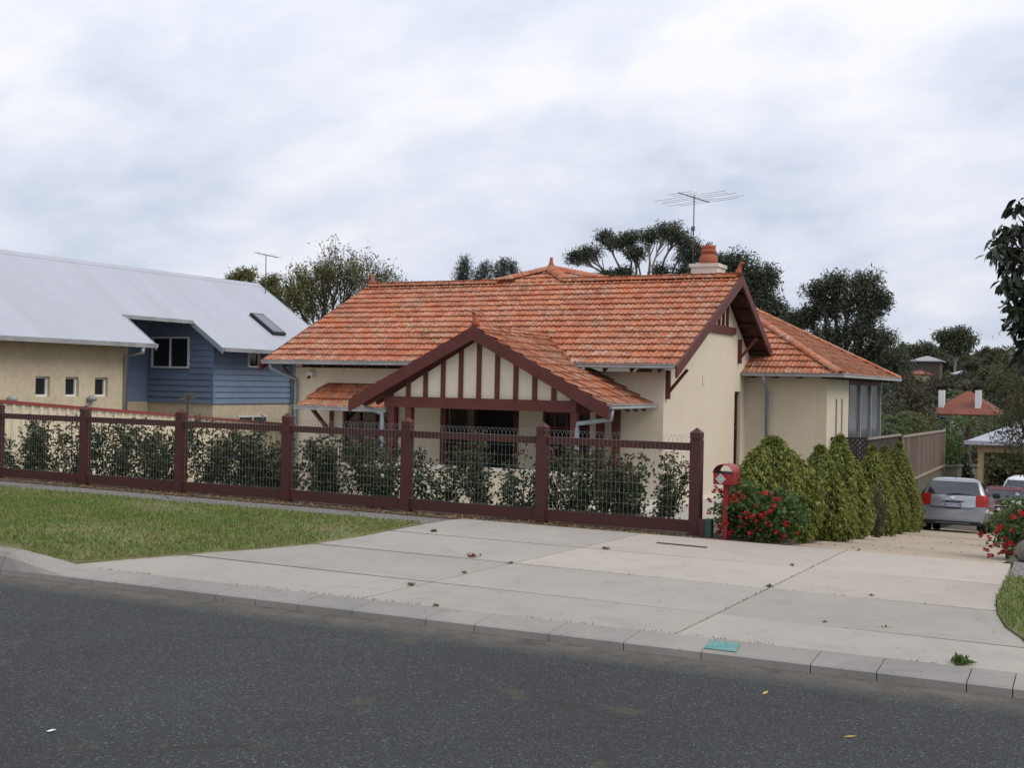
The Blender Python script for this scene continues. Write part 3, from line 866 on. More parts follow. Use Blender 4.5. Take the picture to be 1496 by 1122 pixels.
def finial(p, dx, dy, s=1.0):
    p = Vector(p); d = Vector((dx, dy, 0)).normalized() if dx or dy else Vector((0, 0, 0))
    mb = MB()
    pts = [p + Vector((0, 0, -.05)) * s, p + Vector((0, 0, .05)) * s + d * .02 * s, p + Vector((0, 0, .13)) * s + d * .05 * s, p + Vector((0, 0, .20)) * s + d * .06 * s, p + Vector((0, 0, .25)) * s + d * .10 * s, p + Vector((0, 0, .255)) * s + d * .15 * s, p + Vector((0, 0, .23)) * s + d * .165 * s]
    mb.tube(pts, [.11 * s, .085 * s, .055 * s, .045 * s, .05 * s, .045 * s, .02 * s], 8)
    mb.build('finial', M['terracotta'], house, smooth=True)
finial((RX1 - .08, RY, 4.2), 1, 0, .8); finial((RX0 + .12, RY, 4.2), -1, 0, .8); finial((PX, PY0 + .08, PRZ + .07), 0, -1, .8); finial(AP + Vector((0, 0, .05)), 0, 0, .85)
# ---- gutters, barge boards, brackets, rafters, downpipes
def gutter(p0, p1, out, parent=house):
    p0, p1, out = Vector(p0), Vector(p1), Vector(out)
    pf = [(0, 0), (.10, 0), (.115, .02), (.105, .05), (.125, .075), (.125, .09), (.0, .09)]
    return MB().prism([p0 + out * a + Vector((0, 0, b - .09)) for a, b in pf], p1 - p0).build('gutter', M['gutter'], parent)
gutter((RX0 + .02, EY - .02, EZ + .0), (PX - hwv - .2, EY - .02, EZ), (0, -1, 0))
gutter((PX + hwv + .12, EY - .02, EZ), (RX1 - .02, EY - .02, EZ), (0, -1, 0))
gutter((PX + PHW + .01, PY0 + .05, PEZ), (PX + PHW + .01, WY - .03, PEZ), (1, 0, 0))
gutter((PX - PHW - .01, PY0 + .05, PEZ), (PX - PHW - .01, WY - .03, PEZ), (-1, 0, 0))
gutter((-15.44, 19.66, AZ0), (-13.05, 19.66, AZ0), (0, -1, 0))
gutter((-7.36, HY - .02, HZ), (HX + .14, HY - .02, HZ), (0, -1, 0))
gutter((HX + .01, HY + .0, HZ), (HX + .01, HY + 2 * HA, HZ), (1, 0, 0))
def barge(a, b, th, dep, outv, m='maroon'):
    a, b, o_ = Vector(a), Vector(b), Vector(outv)
    dn = Vector((0, 0, -dep))
    return MB().prism([a, b, b + dn, a + dn], o_ * th).build('barge_board', M[m], house)
for X, ox in ((RX1, 1), (RX0, -1)):
    barge((X, EY - .14, EZ - .07 + .03), (X, RY - .0, 4.12 + .02), .045, .22, (ox, 0, 0))
    barge((X, RY + .0, 4.12 + .02), (X, RY + 2.8, 4.14 - 2.8 * BS), .045, .22, (ox, 0, 0))
for sx in (-1, 1):
    barge((PX, PY0, PRZ + .015), (PX + sx * (PHW + .1), PY0, PRZ + .015 - (PHW + .1) * PSL), .05, .245, (0, -1, 0))
# collar tie, battens and infill of the side gable
MB().box(WX1 + .0, WX1 + .07, 23.1, 25.0, 2.9, 3.06).build('collar_beam', M['maroon'], house)
for y in (23.55, 23.85, 24.15, 24.45): MB().box(WX1 + .0, WX1 + .05, y - .04, y + .04, 3.06, 3.98 - abs(y - 24.03) * .6).build('gable_batten', M['maroon'], house)
for y in np.arange(20.45, 26.6, .5):       # exposed rafters and outriggers in the overhang
    z = EZ + (y - EY) * SL if y < RY else 4.12 - (y - RY) * BS
    MB().box(WX1, RX1, y - .03, y + .03, z - .17, z - .09).build('outrigger', M['soffit'], house)
def bracket(X, y, z, dy, h=.55, wd=.42):
    br = MB().box(X, X + .08, y - .04, y + .04, z - h, z).build('bracket', M['maroon'], house)
    MB().beam((X + .06, y, z - h * .75), (X + wd, y, z + .02), .05, .07, (0, 1, 0)).build('strut', M['maroon'], br)
bracket(WX1, 20.62, 2.02, 1); bracket(WX1, 25.42, 2.82, 1, .55)
MB().beam((WX0, 20.6, 1.55), (WX0 - .42, 20.6, 1.98), .05, .07, (0, 1, 0)).build('bracket', M['maroon'], house)
for x in np.arange(RX0 + .5, RX1 - .3, .55):
    if abs(x - PX) < hwv + .1: continue
    MB().beam((x, EY + .02, EZ - .13), (x, WY + .05, EZ - .13 + .53 * SL), .045, .08).build('rafter_tail', M['soffit'], house)
for y in np.arange(PY0 + .35, WY - .1, .42):
    for sx in (-1, 1):
        MB().beam((PX + sx * (PHW - .01), y, PEZ - .12), (PX + sx * (PHW - .4), y, PEZ - .12 + .39 * PSL), .045, .07).build('rafter_tail', M['soffit'], house)
# porch gable: panel, beam, vertical strips, posts, low wall
PB = PY0 + .22
MB().prism([(PX - 1.98, PB, 1.40), (PX + 1.98, PB, 1.40), (PX, PB, PRZ - .22)], (0, .04, 0)).build('gable_panel', M['cream'], house)
MB().box(PX - 2.03, PX + 2.03, PB - .07, PB + .1, 1.215, 1.42).build('porch_beam', M['maroon'], house)
for k in range(-5, 6):
    x = PX + .02 + k * .385
    zt = PRZ - .12 - abs(x - PX) * PSL
    if zt > 1.5: MB().box(x - .045, x + .045, PB - .03, PB - .001, 1.42, zt).build('gable_strip', M['maroon'], house)
for sx in (-1, 1):
    MB().beam((PX + sx * .0, PB + .03, PRZ - .17), (PX + sx * 2.5, PB + .03, PRZ - .17 - 2.5 * PSL), .10, .12, (0, 1, 0)).build('porch_rafter', M['maroon'], house)
for x, y in ((PX - 1.88, PB + .02), (PX - 1.5, PB + .02), (PX + 1.97, PB + .02), (PX + 1.62, WY - .08), (PX + 1.95, WY - .08), (PX - 1.9, WY - .08)):
    MB().box(x - .065, x + .065, y - .065, y + .065, -.5, 1.22).build('porch_post', M['maroon'], house)
for sx in (-1, 1): MB().box(PX + sx * 1.97 - .04, PX + sx * 1.97 + .04, PB + .1, WY - .02, 1.22, 1.38).build('porch_beam', M['maroon'], house)
lw = MB().box(-12.3, -8.05, 17.98, 18.16, gz(18) - .2, .12).build('low_wall', M['cream_pale'], house)
MB().box(-12.34, -8.02, 17.95, 18.19, .12, .17).build('coping', M['plinth'], lw)
MB().box(-8.2, -8.05, 18.16, 18.8, gz(18) - .2, .14).build('low_wall', M['cream_pale'], house)
MB().box(-12.3, WX1 + .3, 17.8, 17.97, gz(18) - .2, gz(18) + .07).build('base_strip', M['plinth'], house)
# awning brackets
for x in (-15.1, -13.4):
    ab = MB().box(x - .04, x + .04, WY - .05, WY, .45, 1.25).build('awning_bracket', M['maroon'], house)
    MB().beam((x, WY - .05, .55), (x, 19.75, AZ0 - .05), .06, .08, (1, 0, 0)).build('strut', M['maroon'], ab)
MB().box(-15.3, -13.15, 19.72, 19.78, AZ0 - .09, AZ0 - .01).build('awning_beam', M['maroon'], house)
def pipe(pts, r_=.042, m='pipe'): return MB().tube(pts, r_, 8).build('downpipe', M[m], house, smooth=True)
pipe([(-16.4, 19.93, 2.03), (-16.4, 19.95, 1.95), (-16.05, 20.4, 1.72), (-16.05, 20.42, 1.6), (-16.05, 20.42, gz(20.4))])
pipe([(PX + PHW + .06, PY0 + .2, 1.30), (PX + PHW + .06, PY0 + .2, 1.12), (PX + 2.05, PB - .04, 1.02), (PX + 2.05, PB - .06, .9), (PX + 2.05, PB - .06, gz(18.3))])
pipe([(PX - PHW - .02, PY0 + .3, 1.30), (PX - PHW + .1, PY0 + .25, 1.2), (PX - 2.08, PB - .05, 1.08), (PX - 2.08, PB - .06, .95), (PX - 2.08, PB - .06, gz(18.3))])
pipe([(-6.85, HY - .08, HZ - .08), (-6.85, HY - .08, HZ - .2), (-6.85, 26.0, HZ - .42), (-6.85, 26.1, -1.4)])
pipe([(PX + hwv + .3, EY - .08, EZ - .08), (PX + hwv + .26, EY - .08, EZ - .16), (PX + hwv + .1, EY - .2, EZ - .25)], .05, 'gutter')
# flood light under the left eave
fl = MB().box(-15.72, -15.58, WY - .12, WY - .0, 1.77, 1.87).build('security_light', M['white_frame'], house)
MB().tube([(-15.65, WY - .12, 1.78), (-15.65, WY - .17, 1.74)], .03, 8).build('sensor', M['black'], fl)
# ---- wing walls, slit windows, screened veranda
wx = -5.52; wy0 = 26.17
MB().box(-7.38, wx - .25, wy0, wy0 + .25, -2.4, 2.0).build('wing_front_wall', M['cream'], house)
wall_rect('wing_side_wall', (wx, wy0, -2.6), (0, 1, 0), 2.5, 4.6, (1, 0, 0), .25, [(.95, 1.15, 1.9, 4.1), (1.6, 1.8, 1.9, 4.1)], M['cream_pale'], house)
for a in (.95, 1.6): MB().box(wx - .12, wx - .1, wy0 + a, wy0 + a + .2, -.7, 1.5).build('slit_window', M['glass'], house)
ver = MB().box(wx - .1, wx - .06, 28.75, 33.3, -.9, 1.95).build('veranda_screen', M['clear'], house)
for y in (28.72, 30.3, 31.8, 33.3): MB().box(wx - .14, wx - .0, y - .05, y + .05, -2.8, 1.95).build('veranda_post', M['pipe'] if y > 29 else M['darktimber'], house)
MB().box(wx - .15, wx + .0, 28.8, 33.3, 1.85, 2.0).build('veranda_beam', M['maroon'], house)
MB().box(wx - .15, wx + .0, 28.8, 33.3, -3.0, -.9).build('veranda_base', M['plinth'], house)
MB().box(-13, wx - .15, 33.2, 33.3, -3.2, 1.95).build('rear_wall', M['cream'], house)
for y in np.arange(HY + .3, HY + 2 * HA, .6): MB().box(HX - .4, HX - .02, y - .03, y + .03, HZ - .12, HZ - .04).build('rafter_tail', M['soffit'], house)
for x in np.arange(-7.2, HX, .55): MB().box(x - .03, x + .03, HY + .0, HY + .42, HZ - .12, HZ - .04).build('rafter_tail', M['soffit'], house)
# ---- chimney
chm = MB().box(-8.1, -7.5, 24.1, 24.7, 3.4, 4.36).build('chimney', M['whitewash'], house)
MB().box(-8.13, -7.47, 24.07, 24.73, 4.36, 4.44).build('chimney_cap', M['whitewash'], chm)
MB().lathe([(.20, 4.44), (.205, 4.55), (.19, 4.62), (.15, 4.66), (.13, 4.69), (.165, 4.70), (.17, 4.76), (.14, 4.78), (.155, 4.80), (.16, 4.86), (.12, 4.86), (.11, 4.75)], (-7.8, 24.4, 0), 18).build('chimney_pot', M['terracotta'], chm, smooth=True)
# ---- television aerial on the roof
def aerial(name, label, base, zt, boom, els, er=.004):
    base = Vector(base); t_ = thing(name, label, 'aerial', base)
    MB().tube([base, Vector((base.x, base.y, zt))], .014, 8).build('mast', M['alum'], t_, smooth=True)
    b0, b1 = Vector(boom[0]), Vector(boom[1]); MB().beam(b0, b1, .018, .018).build('boom', M['alum'], t_)
    sd = (b1 - b0).cross(Vector((0, 0, 1))).normalized()
    for f, l in els:
        c_ = b0 + (b1 - b0) * f
        MB().tube([c_ - sd * l / 2, c_ + sd * l / 2], er, 5).build('element', M['alum'], t_)
    return t_
mx = at(1014, 300, 24.35).x
ae = aerial('television_aerial', 'tall grey television aerial with long elements beside the chimney', (mx, 24.35, 4.02), 5.99, ((mx - .2, 23.85, 5.99), (mx + .2, 24.82, 5.90)), [(.05, .7), (.2, .75), (.35, 2.1), (.5, 1.9), (.62, 2.15), (.75, .7), (.85, 2.2), (.97, 1.7)])
MB().box(mx - .035, mx + .035, 24.30, 24.34, 5.2, 5.3).build('junction_box', M['alum'], ae)

# ================================================================ NEIGHBOUR: white metal roof, sand and blue walls
nb = thing('neighbour_house', 'two tone house with white metal roof, sand coloured walls and blue weatherboards', 'house', (-22, 20, gz(20)))
NX = -20.4; EX = -19.86; NEZ = 2.47; NS = .665; RXN = -23.1
def nz(x): return NEZ + (EX - x) * NS
YC, YA, YE, YS = 19.62, 22.55, 27.45, 6.0          # cream end, wall A, far end, start
NOT = -20.93                                       # upper edge of the roof notch
def nroof(x0, x1, y0, y1):
    return MB().prism([(x0, y0, nz(x0)), (x1, y0, nz(x1)), (x1, y0, nz(x1) - .05), (x0, y0, nz(x0) - .05)], (0, y1 - y0, 0)).build('roof_sheet', M['whiteroof'], nb)
nroof(RXN, EX, YS, YC + .32); nroof(RXN, NOT, YC + .32, YA - .28); nroof(RXN, EX, YA - .28, YE)
MB().prism([(RXN, YS, nz(RXN)), (RXN - 3.3, YS, nz(RXN) - 3.3 * NS), (RXN - 3.3, YS, nz(RXN) - 3.3 * NS - .05), (RXN, YS, nz(RXN) - .05)], (0, YE - YS, 0)).build('roof_sheet', M['whiteroof'], nb)
MB().prism([(RXN - .16, YS, nz(RXN) - .106), (RXN - .16, YS, nz(RXN) - .094), (RXN, YS, nz(RXN) + .016), (RXN + .16, YS, nz(RXN) - .094), (RXN + .16, YS, nz(RXN) - .106)], (0, YE - YS, 0)).build('ridge_flashing', M['whiteroof'], nb)
for (y0, y1) in ((YS, YC + .32), (YA - .28, YE)):
    MB().prism([(EX, y0, NEZ + .01), (EX + .11, y0, NEZ + .01), (EX + .10, y0, NEZ - .09), (EX, y0, NEZ - .09)], (0, y1 - y0, 0)).build('gutter', M['gutter'], nb)
MB().prism([(NOT, YC + .3, nz(NOT) + .01), (NOT + .09, YC + .3, nz(NOT) + .0), (NOT + .08, YC + .3, nz(NOT) - .09), (NOT, YC + .3, nz(NOT) - .09)], (0, YA - YC - .6, 0)).build('gutter', M['gutter'], nb)
for y, s_ in ((YC + .32, 1), (YA - .28, -1), (YE, 1)):
    x0 = RXN if y == YE else NOT
    MB().prism([(x0, y, nz(x0) + .012), (EX + .02, y, nz(EX + .02) + .012), (EX + .02, y, nz(EX + .02) - .13), (x0, y, nz(x0) - .13)], (0, .03 * s_, 0)).build('barge_board', M['pipe'], nb)
for y in np.arange(YS + .4, YC, .9): MB().beam((EX - .02, y, NEZ - .12), (NX - .1, y, nz(NX) - .14), .045, .08, (0, 1, 0)).build('rafter_tail', M['pipe'], nb)
for y in np.arange(YC + .6, YA - .3, .6): MB().beam((NOT, y, nz(NOT) - .1), (-22.8, y, nz(-22.8) - .1), .04, .07, (0, 1, 0)).build('rafter_tail', M['pipe'], nb)
zb = -2.4; hl = lambda a, b, c, d: (a - YS, b - YS, c - zb, d - zb)
nwin = [(17.02, 17.40), (17.82, 18.19), (18.65, 19.03)]
wall_rect('sand_wall', (NX, YS, zb), (0, 1, 0), YC - YS, 2.62 - zb, (1, 0, 0), .22, [hl(a, b, 1.22, 1.66) for a, b in nwin], M['sand'], nb)
MB().box(-26, NX - .22, YC - .22, YC, zb, 2.55).build('return_wall', M['sand'], nb)
for k, (a, b) in enumerate(nwin):
    wn = window(nb, (NX, a, 1.22), (0, 1, 0), (1, 0, 0), b - a, .44, .045, 1, 1, M['white_frame'], M['glass'], .13)
    if k == 2: wn.rotation_euler = (0, 0, 0)
for y in (16.37, 18.49):
    lp = MB().lathe([(.02, -.07), (.09, -.05), (.11, 0), (.09, .05), (.02, .07)], (NX + .1, y, 1.18), 12).build('wall_lamp', M['gutter'], nb, smooth=True)
    MB().box(NX, NX + .1, y - .03, y + .03, 1.15, 1.21).build('lamp_arm', M['steel'], lp)
# blue storey
blue = [(.0, 0)]
MB().box(-26, NX - .06, YA + .06, YA + .2, zb, 1.03).build('lower_wall', M['sand'], nb)
MB().box(NX - .2, NX - .06, YA + .2, YE - .1, zb, 1.03).build('lower_wall', M['sand'], nb)
MB().prism([(NX - .06, YA + .06, 1.03), (-26, YA + .06, 1.03), (-26, YA + .06, 2.7), (RXN, YA + .06, nz(RXN) - .1), (NX - .06, YA + .06, nz(NX) - .1)], (0, .1, 0)).build('wall_backing', M['lblue'], nb)
MB().box(NX - .16, NX - .07, YA + .16, YE - .15, 1.03, 2.72).build('wall_backing', M['lblue'], nb)
MB().box(-22.95, -22.75, YC, YA + .05, 1.03, 4.1).build('inner_wall', M['lblue'], nb)
MB().box(-22.96, -22.74, YC, YA + .05, zb, 1.03).build('inner_wall', M['sand'], nb)
bh = .155; z = 1.03; k = 0
WA = (-22.60, -21.27, 1.94, 2.77)                # window in wall A
def board_a(x0, x1, z0, z1):
    if x1 - x0 < .05: return
    MB().prism([(x0, YA + .06, z0), (x0, YA + .022, z0), (x0, YA + .05, z1), (x0, YA + .06, z1)], (x1 - x0, 0, 0)).build('weatherboard', M['lblue'], nb)
while z < 4.0:
    z1 = z + bh
    xr = min(NX - .03, EX - (z1 - NEZ + .11) / NS) if z1 > nz(NX) - .12 else NX - .03
    if xr > -23.2:
        if z1 > WA[2] and z < WA[3]:
            board_a(-23.2, WA[0], z, z1); board_a(WA[1], xr, z, z1)
        else: board_a(-23.2, xr, z, z1)
    if z1 < 2.66:
        segs = [(YA + .08, YE - .1)]
        if z1 > 2.0 and z < 2.42: segs = [(YA + .08, 23.9), (24.36, YE - .1)]
        for a, b in segs:
            MB().prism([(NX - .07, a, z), (NX - .02, a, z), (NX - .05, a, z1), (NX - .07, a, z1)], (0, b - a, 0)).build('weatherboard', M['lblue'], nb)
    z = z1; k += 1
MB().box(NX - .08, NX - .02, YA + .02, YA + .08, 1.03, 2.7).build('corner_stop', M['lblue'], nb)
window(nb, (WA[0], YA + .06, WA[2]), (1, 0, 0), (0, -1, 0), WA[1] - WA[0], WA[3] - WA[2], .045, 2, 1, M['white_frame'], M['glass'], -.012)
window(nb, (NX - .06, 23.9, 2.0), (0, 1, 0), (1, 0, 0), .46, .42, .05, 1, 1, M['white_frame'], M['glass'], -.012)
window(nb, (NX - .06, 23.55, .25), (0, 1, 0), (1, 0, 0), 1.2, .45, .04, 2, 1, M['white_frame'], M['glass'], -.005)
MB().tube([(EX + .04, YC - .1, NEZ - .1), (EX + .04, YC - .1, NEZ - .2), (NX + .05, YC - .1, NEZ - .3), (NX + .05, YC - .1, gz(19.6) - .2)], .05, 8).build('downpipe', M['gutter'], nb, smooth=True)
MB().tube([(EX + .04, 25.75, NEZ - .1), (NX + .05, 25.75, NEZ - .25), (NX + .05, 25.75, gz(25) - .2)], .045, 8).build('downpipe', M['gutter'], nb, smooth=True)
sk0 = (-20.75, 24.75); 
def rp(x, y, h): return Vector((x, y, nz(x))) + Vector((NS, 0, 1)).normalized() * h
sw = MB().prism([rp(-20.55, 25.05, 0), rp(-21.4, 25.05, 0), rp(-21.4, 25.6, 0), rp(-20.55, 25.6, 0)], Vector((NS, 0, 1)).normalized() * .09).build('skylight', M['black'], nb)
MB().prism([rp(-20.6, 25.10, .092), rp(-21.35, 25.10, .092), rp(-21.35, 25.55, .092), rp(-20.6, 25.55, .092)], Vector((NS, 0, 1)).normalized() * .006).build('pane', mk('skylight_glass', (.10, .11, .13), .1, spec=.9), sw)
aerial('television_aerial', 'small grey television aerial on the white metal roof', (-22.62, 27.2, nz(-22.62) - .02), 5.48, ((-22.75, 26.85, 5.52), (-22.5, 27.65, 5.44)), [(.05, .4), (.3, .45), (.5, .75), (.7, .4), (.95, .45)])

# ---- boundary fence between the two blocks: ribbed sheets under a red cap
BX = -17.35
bf = thing('boundary_fence', 'cream ribbed steel fence with red capping rail', 'fence', (BX, 16, gz(16)))
def cap_z(y): return 1.22 - .074 * (y - 13.6)
y = 12.9
while y < 24.5:
    mb = MB(); y1 = y + 2.36; st = []
    t = y
    while t < y1 - .01:
        for a, d in ((0, 0), (.05, 0), (.075, .035), (.125, .035), (.15, 0)): st.append((t + a, d))
        t += .2
    st = [q for q in st if q[0] <= y1]
    for yy_, d in st: mb.v += [(BX + d, yy_, gz(yy_) - .05), (BX + d, yy_, cap_z(yy_) - .02), (BX + d - .004, yy_, gz(yy_) - .05), (BX + d - .004, yy_, cap_z(yy_) - .02)]
    for i in range(len(st) - 1):
        a, b = 4 * i, 4 * i + 4
        mb.f += [(a, b, b + 1, a + 1), (a + 2, a + 3, b + 3, b + 2)]
    mb.build('sheet', M['creamsheet'], bf, recalc=False)
    MB().beam((BX + .015, y, cap_z(y)), (BX + .015, y1 - .005, cap_z(y1)), .09, .055).build('cap_rail', M['redcap'], bf)
    MB().box(BX - .06, BX - .005, y - .03, y + .03, gz(y) - .05, cap_z(y) - .03).build('post', M['creamsheet'], bf)
    y = y1

# ================================================================ SIDE FENCES BY THE DRIVEWAY
sf = thing('paling_fence', 'brown weathered paling fence panel with pale rails beside the driveway', 'fence', (-4.62, 35, gz(35)))
FX = -4.62
yy_ = 31.2; k = 0
while yy_ < 40.2:
    g = gz(yy_)
    top = .52 - .012 * (yy_ - 31)
    bot = -.72
    MB().box(FX - .01, FX + .012, yy_ + .01, yy_ + .30, bot, top + .02 * math.sin(k * 2.1)).build('paling', M['timber'], sf)
    MB().box(FX - .015, FX + .0, yy_ + .0, yy_ + .31, g - .05, bot + .01).build('lower_paling', M['greentimber'], sf)
    yy_ += .315; k += 1
MB().beam((FX + .03, 31.1, .53), (FX + .03, 40.2, .44), .05, .06).build('rail', M['paletimber'], sf)
MB().beam((FX + .03, 31.1, -.72), (FX + .03, 40.2, -.72), .05, .06).build('rail', M['paletimber'], sf)
for y in (31.15, 31.95, 34.0, 36.9, 40.15): MB().box(FX + .012, FX + .05, y - .03, y + .03, -.9, .5).build('batten', M['paletimber'], sf)
sf2 = thing('paling_fence', 'low greenish paling fence running on behind the parked cars', 'fence', (-4.7, 47, gz(47)))
yy_ = 40.4; k = 0
while yy_ < 54:
    MB().box(FX - .1, FX - .08, yy_ + .01, yy_ + .34, gz(yy_) - .1, -.75 - .05 * (yy_ - 40.4) + .015 * math.sin(k * 1.7)).build('paling', M['greentimber'], sf2)
    yy_ += .36; k += 1
MB().beam((FX - .05, 40.4, -.78), (FX - .05, 54, -1.46), .05, .07).build('rail', M['greentimber'], sf2)
# lattice screen and dark boards from the wing corner
lt = thing('lattice_screen', 'dark timber lattice screen between the house wing and paling fence', 'fence', (-5, 27, gz(27)))
lx0, lx1, ly = -5.5, -4.66, 26.6
mb = MB()
MB().beam((lx0, ly, .60), (lx1, ly, .62), .05, .05).build('rail', M['darktimber'], lt)
for kx in np.arange(lx0 - 1.0, lx1, .11):
    for s_ in (1, -1):
        a0 = kx if s_ == 1 else kx + 1.0
        p0 = Vector((a0, ly + .008 * s_, -.42)); p1 = Vector((a0 + s_ * 1.0, ly + .008 * s_, .58))
        lo_, hi_ = sorted((p0.x, p1.x)); a, b = max(lo_, lx0), min(hi_, lx1)
        if b - a < .06: continue
        f = lambda x: p0 + (p1 - p0) * ((x - p0.x) / (p1.x - p0.x))
        MB().beam(f(a), f(b), .035, .01, (0, 1, 0)).build('lath', M['darktimber'], lt)
MB().box(lx0, lx1, ly + .02, ly + .06, gz(26.6) - .1, -.40).build('base_board', M['darktimber'], lt)
yy_ = 26.6
while yy_ < 31.1:
    MB().box(-4.70, -4.68, yy_ + .01, yy_ + .33, gz(yy_) - .1, .60 - .012 * (yy_ - 26.6)).build('board', M['darktimber'], lt)
    yy_ += .345
MB().beam((-4.66, 26.55, .62), (-4.66, 31.2, .57), .05, .05).build('rail', M['paletimber'], lt)

# ================================================================ CARPORT
cp = thing('carport', 'open carport with white metal roof and varnished timber posts', 'carport', (-1.5, 42, gz(42)))
cx0, cx1, cy0, cy1, cz = -3.85, 1.6, 39.5, 45.0, .16
apx = (cx0 + cx1) / 2
def rf(*p): return MB().prism(p, (0, 0, -.05)).build('roof_sheet', M['whiteroof'], cp)
r1, r2 = (apx, cy0 + 2.2, cz + 1.15), (apx, cy1 - 2.2, cz + 1.15)
rf((cx0, cy0, cz), (cx1, cy0, cz), r1); rf((cx0, cy0, cz), r1, r2, (cx0, cy1, cz)); rf((cx1, cy0, cz), (cx1, cy1, cz), r2, r1); rf((cx0, cy1, cz), r2, (cx1, cy1, cz))
MB().box(cx0 - .06, cx1 + .06, cy0 - .08, cy0 + .02, cz - .12, cz + .01).build('gutter', M['whiteroof'], cp)
MB().box(cx0 + .3, cx1 - .3, cy0 + .25, cy0 + .35, cz - .36, cz - .05).build('beam', M['posttimber'], cp)
MB().box(cx0 + .3, cx0 + .4, cy0 + .35, cy1 - .3, cz - .36, cz - .05).build('beam', M['posttimber'], cp)
for x in (cx0 + .4, cx1 - .45):
    for y in (cy0 + .3, cy1 - .4):
        x = cx0 + .03 if (x < 0 and y > cy1 - 1 and x < -2) else x
        MB().box(x - .07, x + .07, y - .07, y + .07, gz(y) - .1, cz - .34).build('post', M['posttimber'], cp)

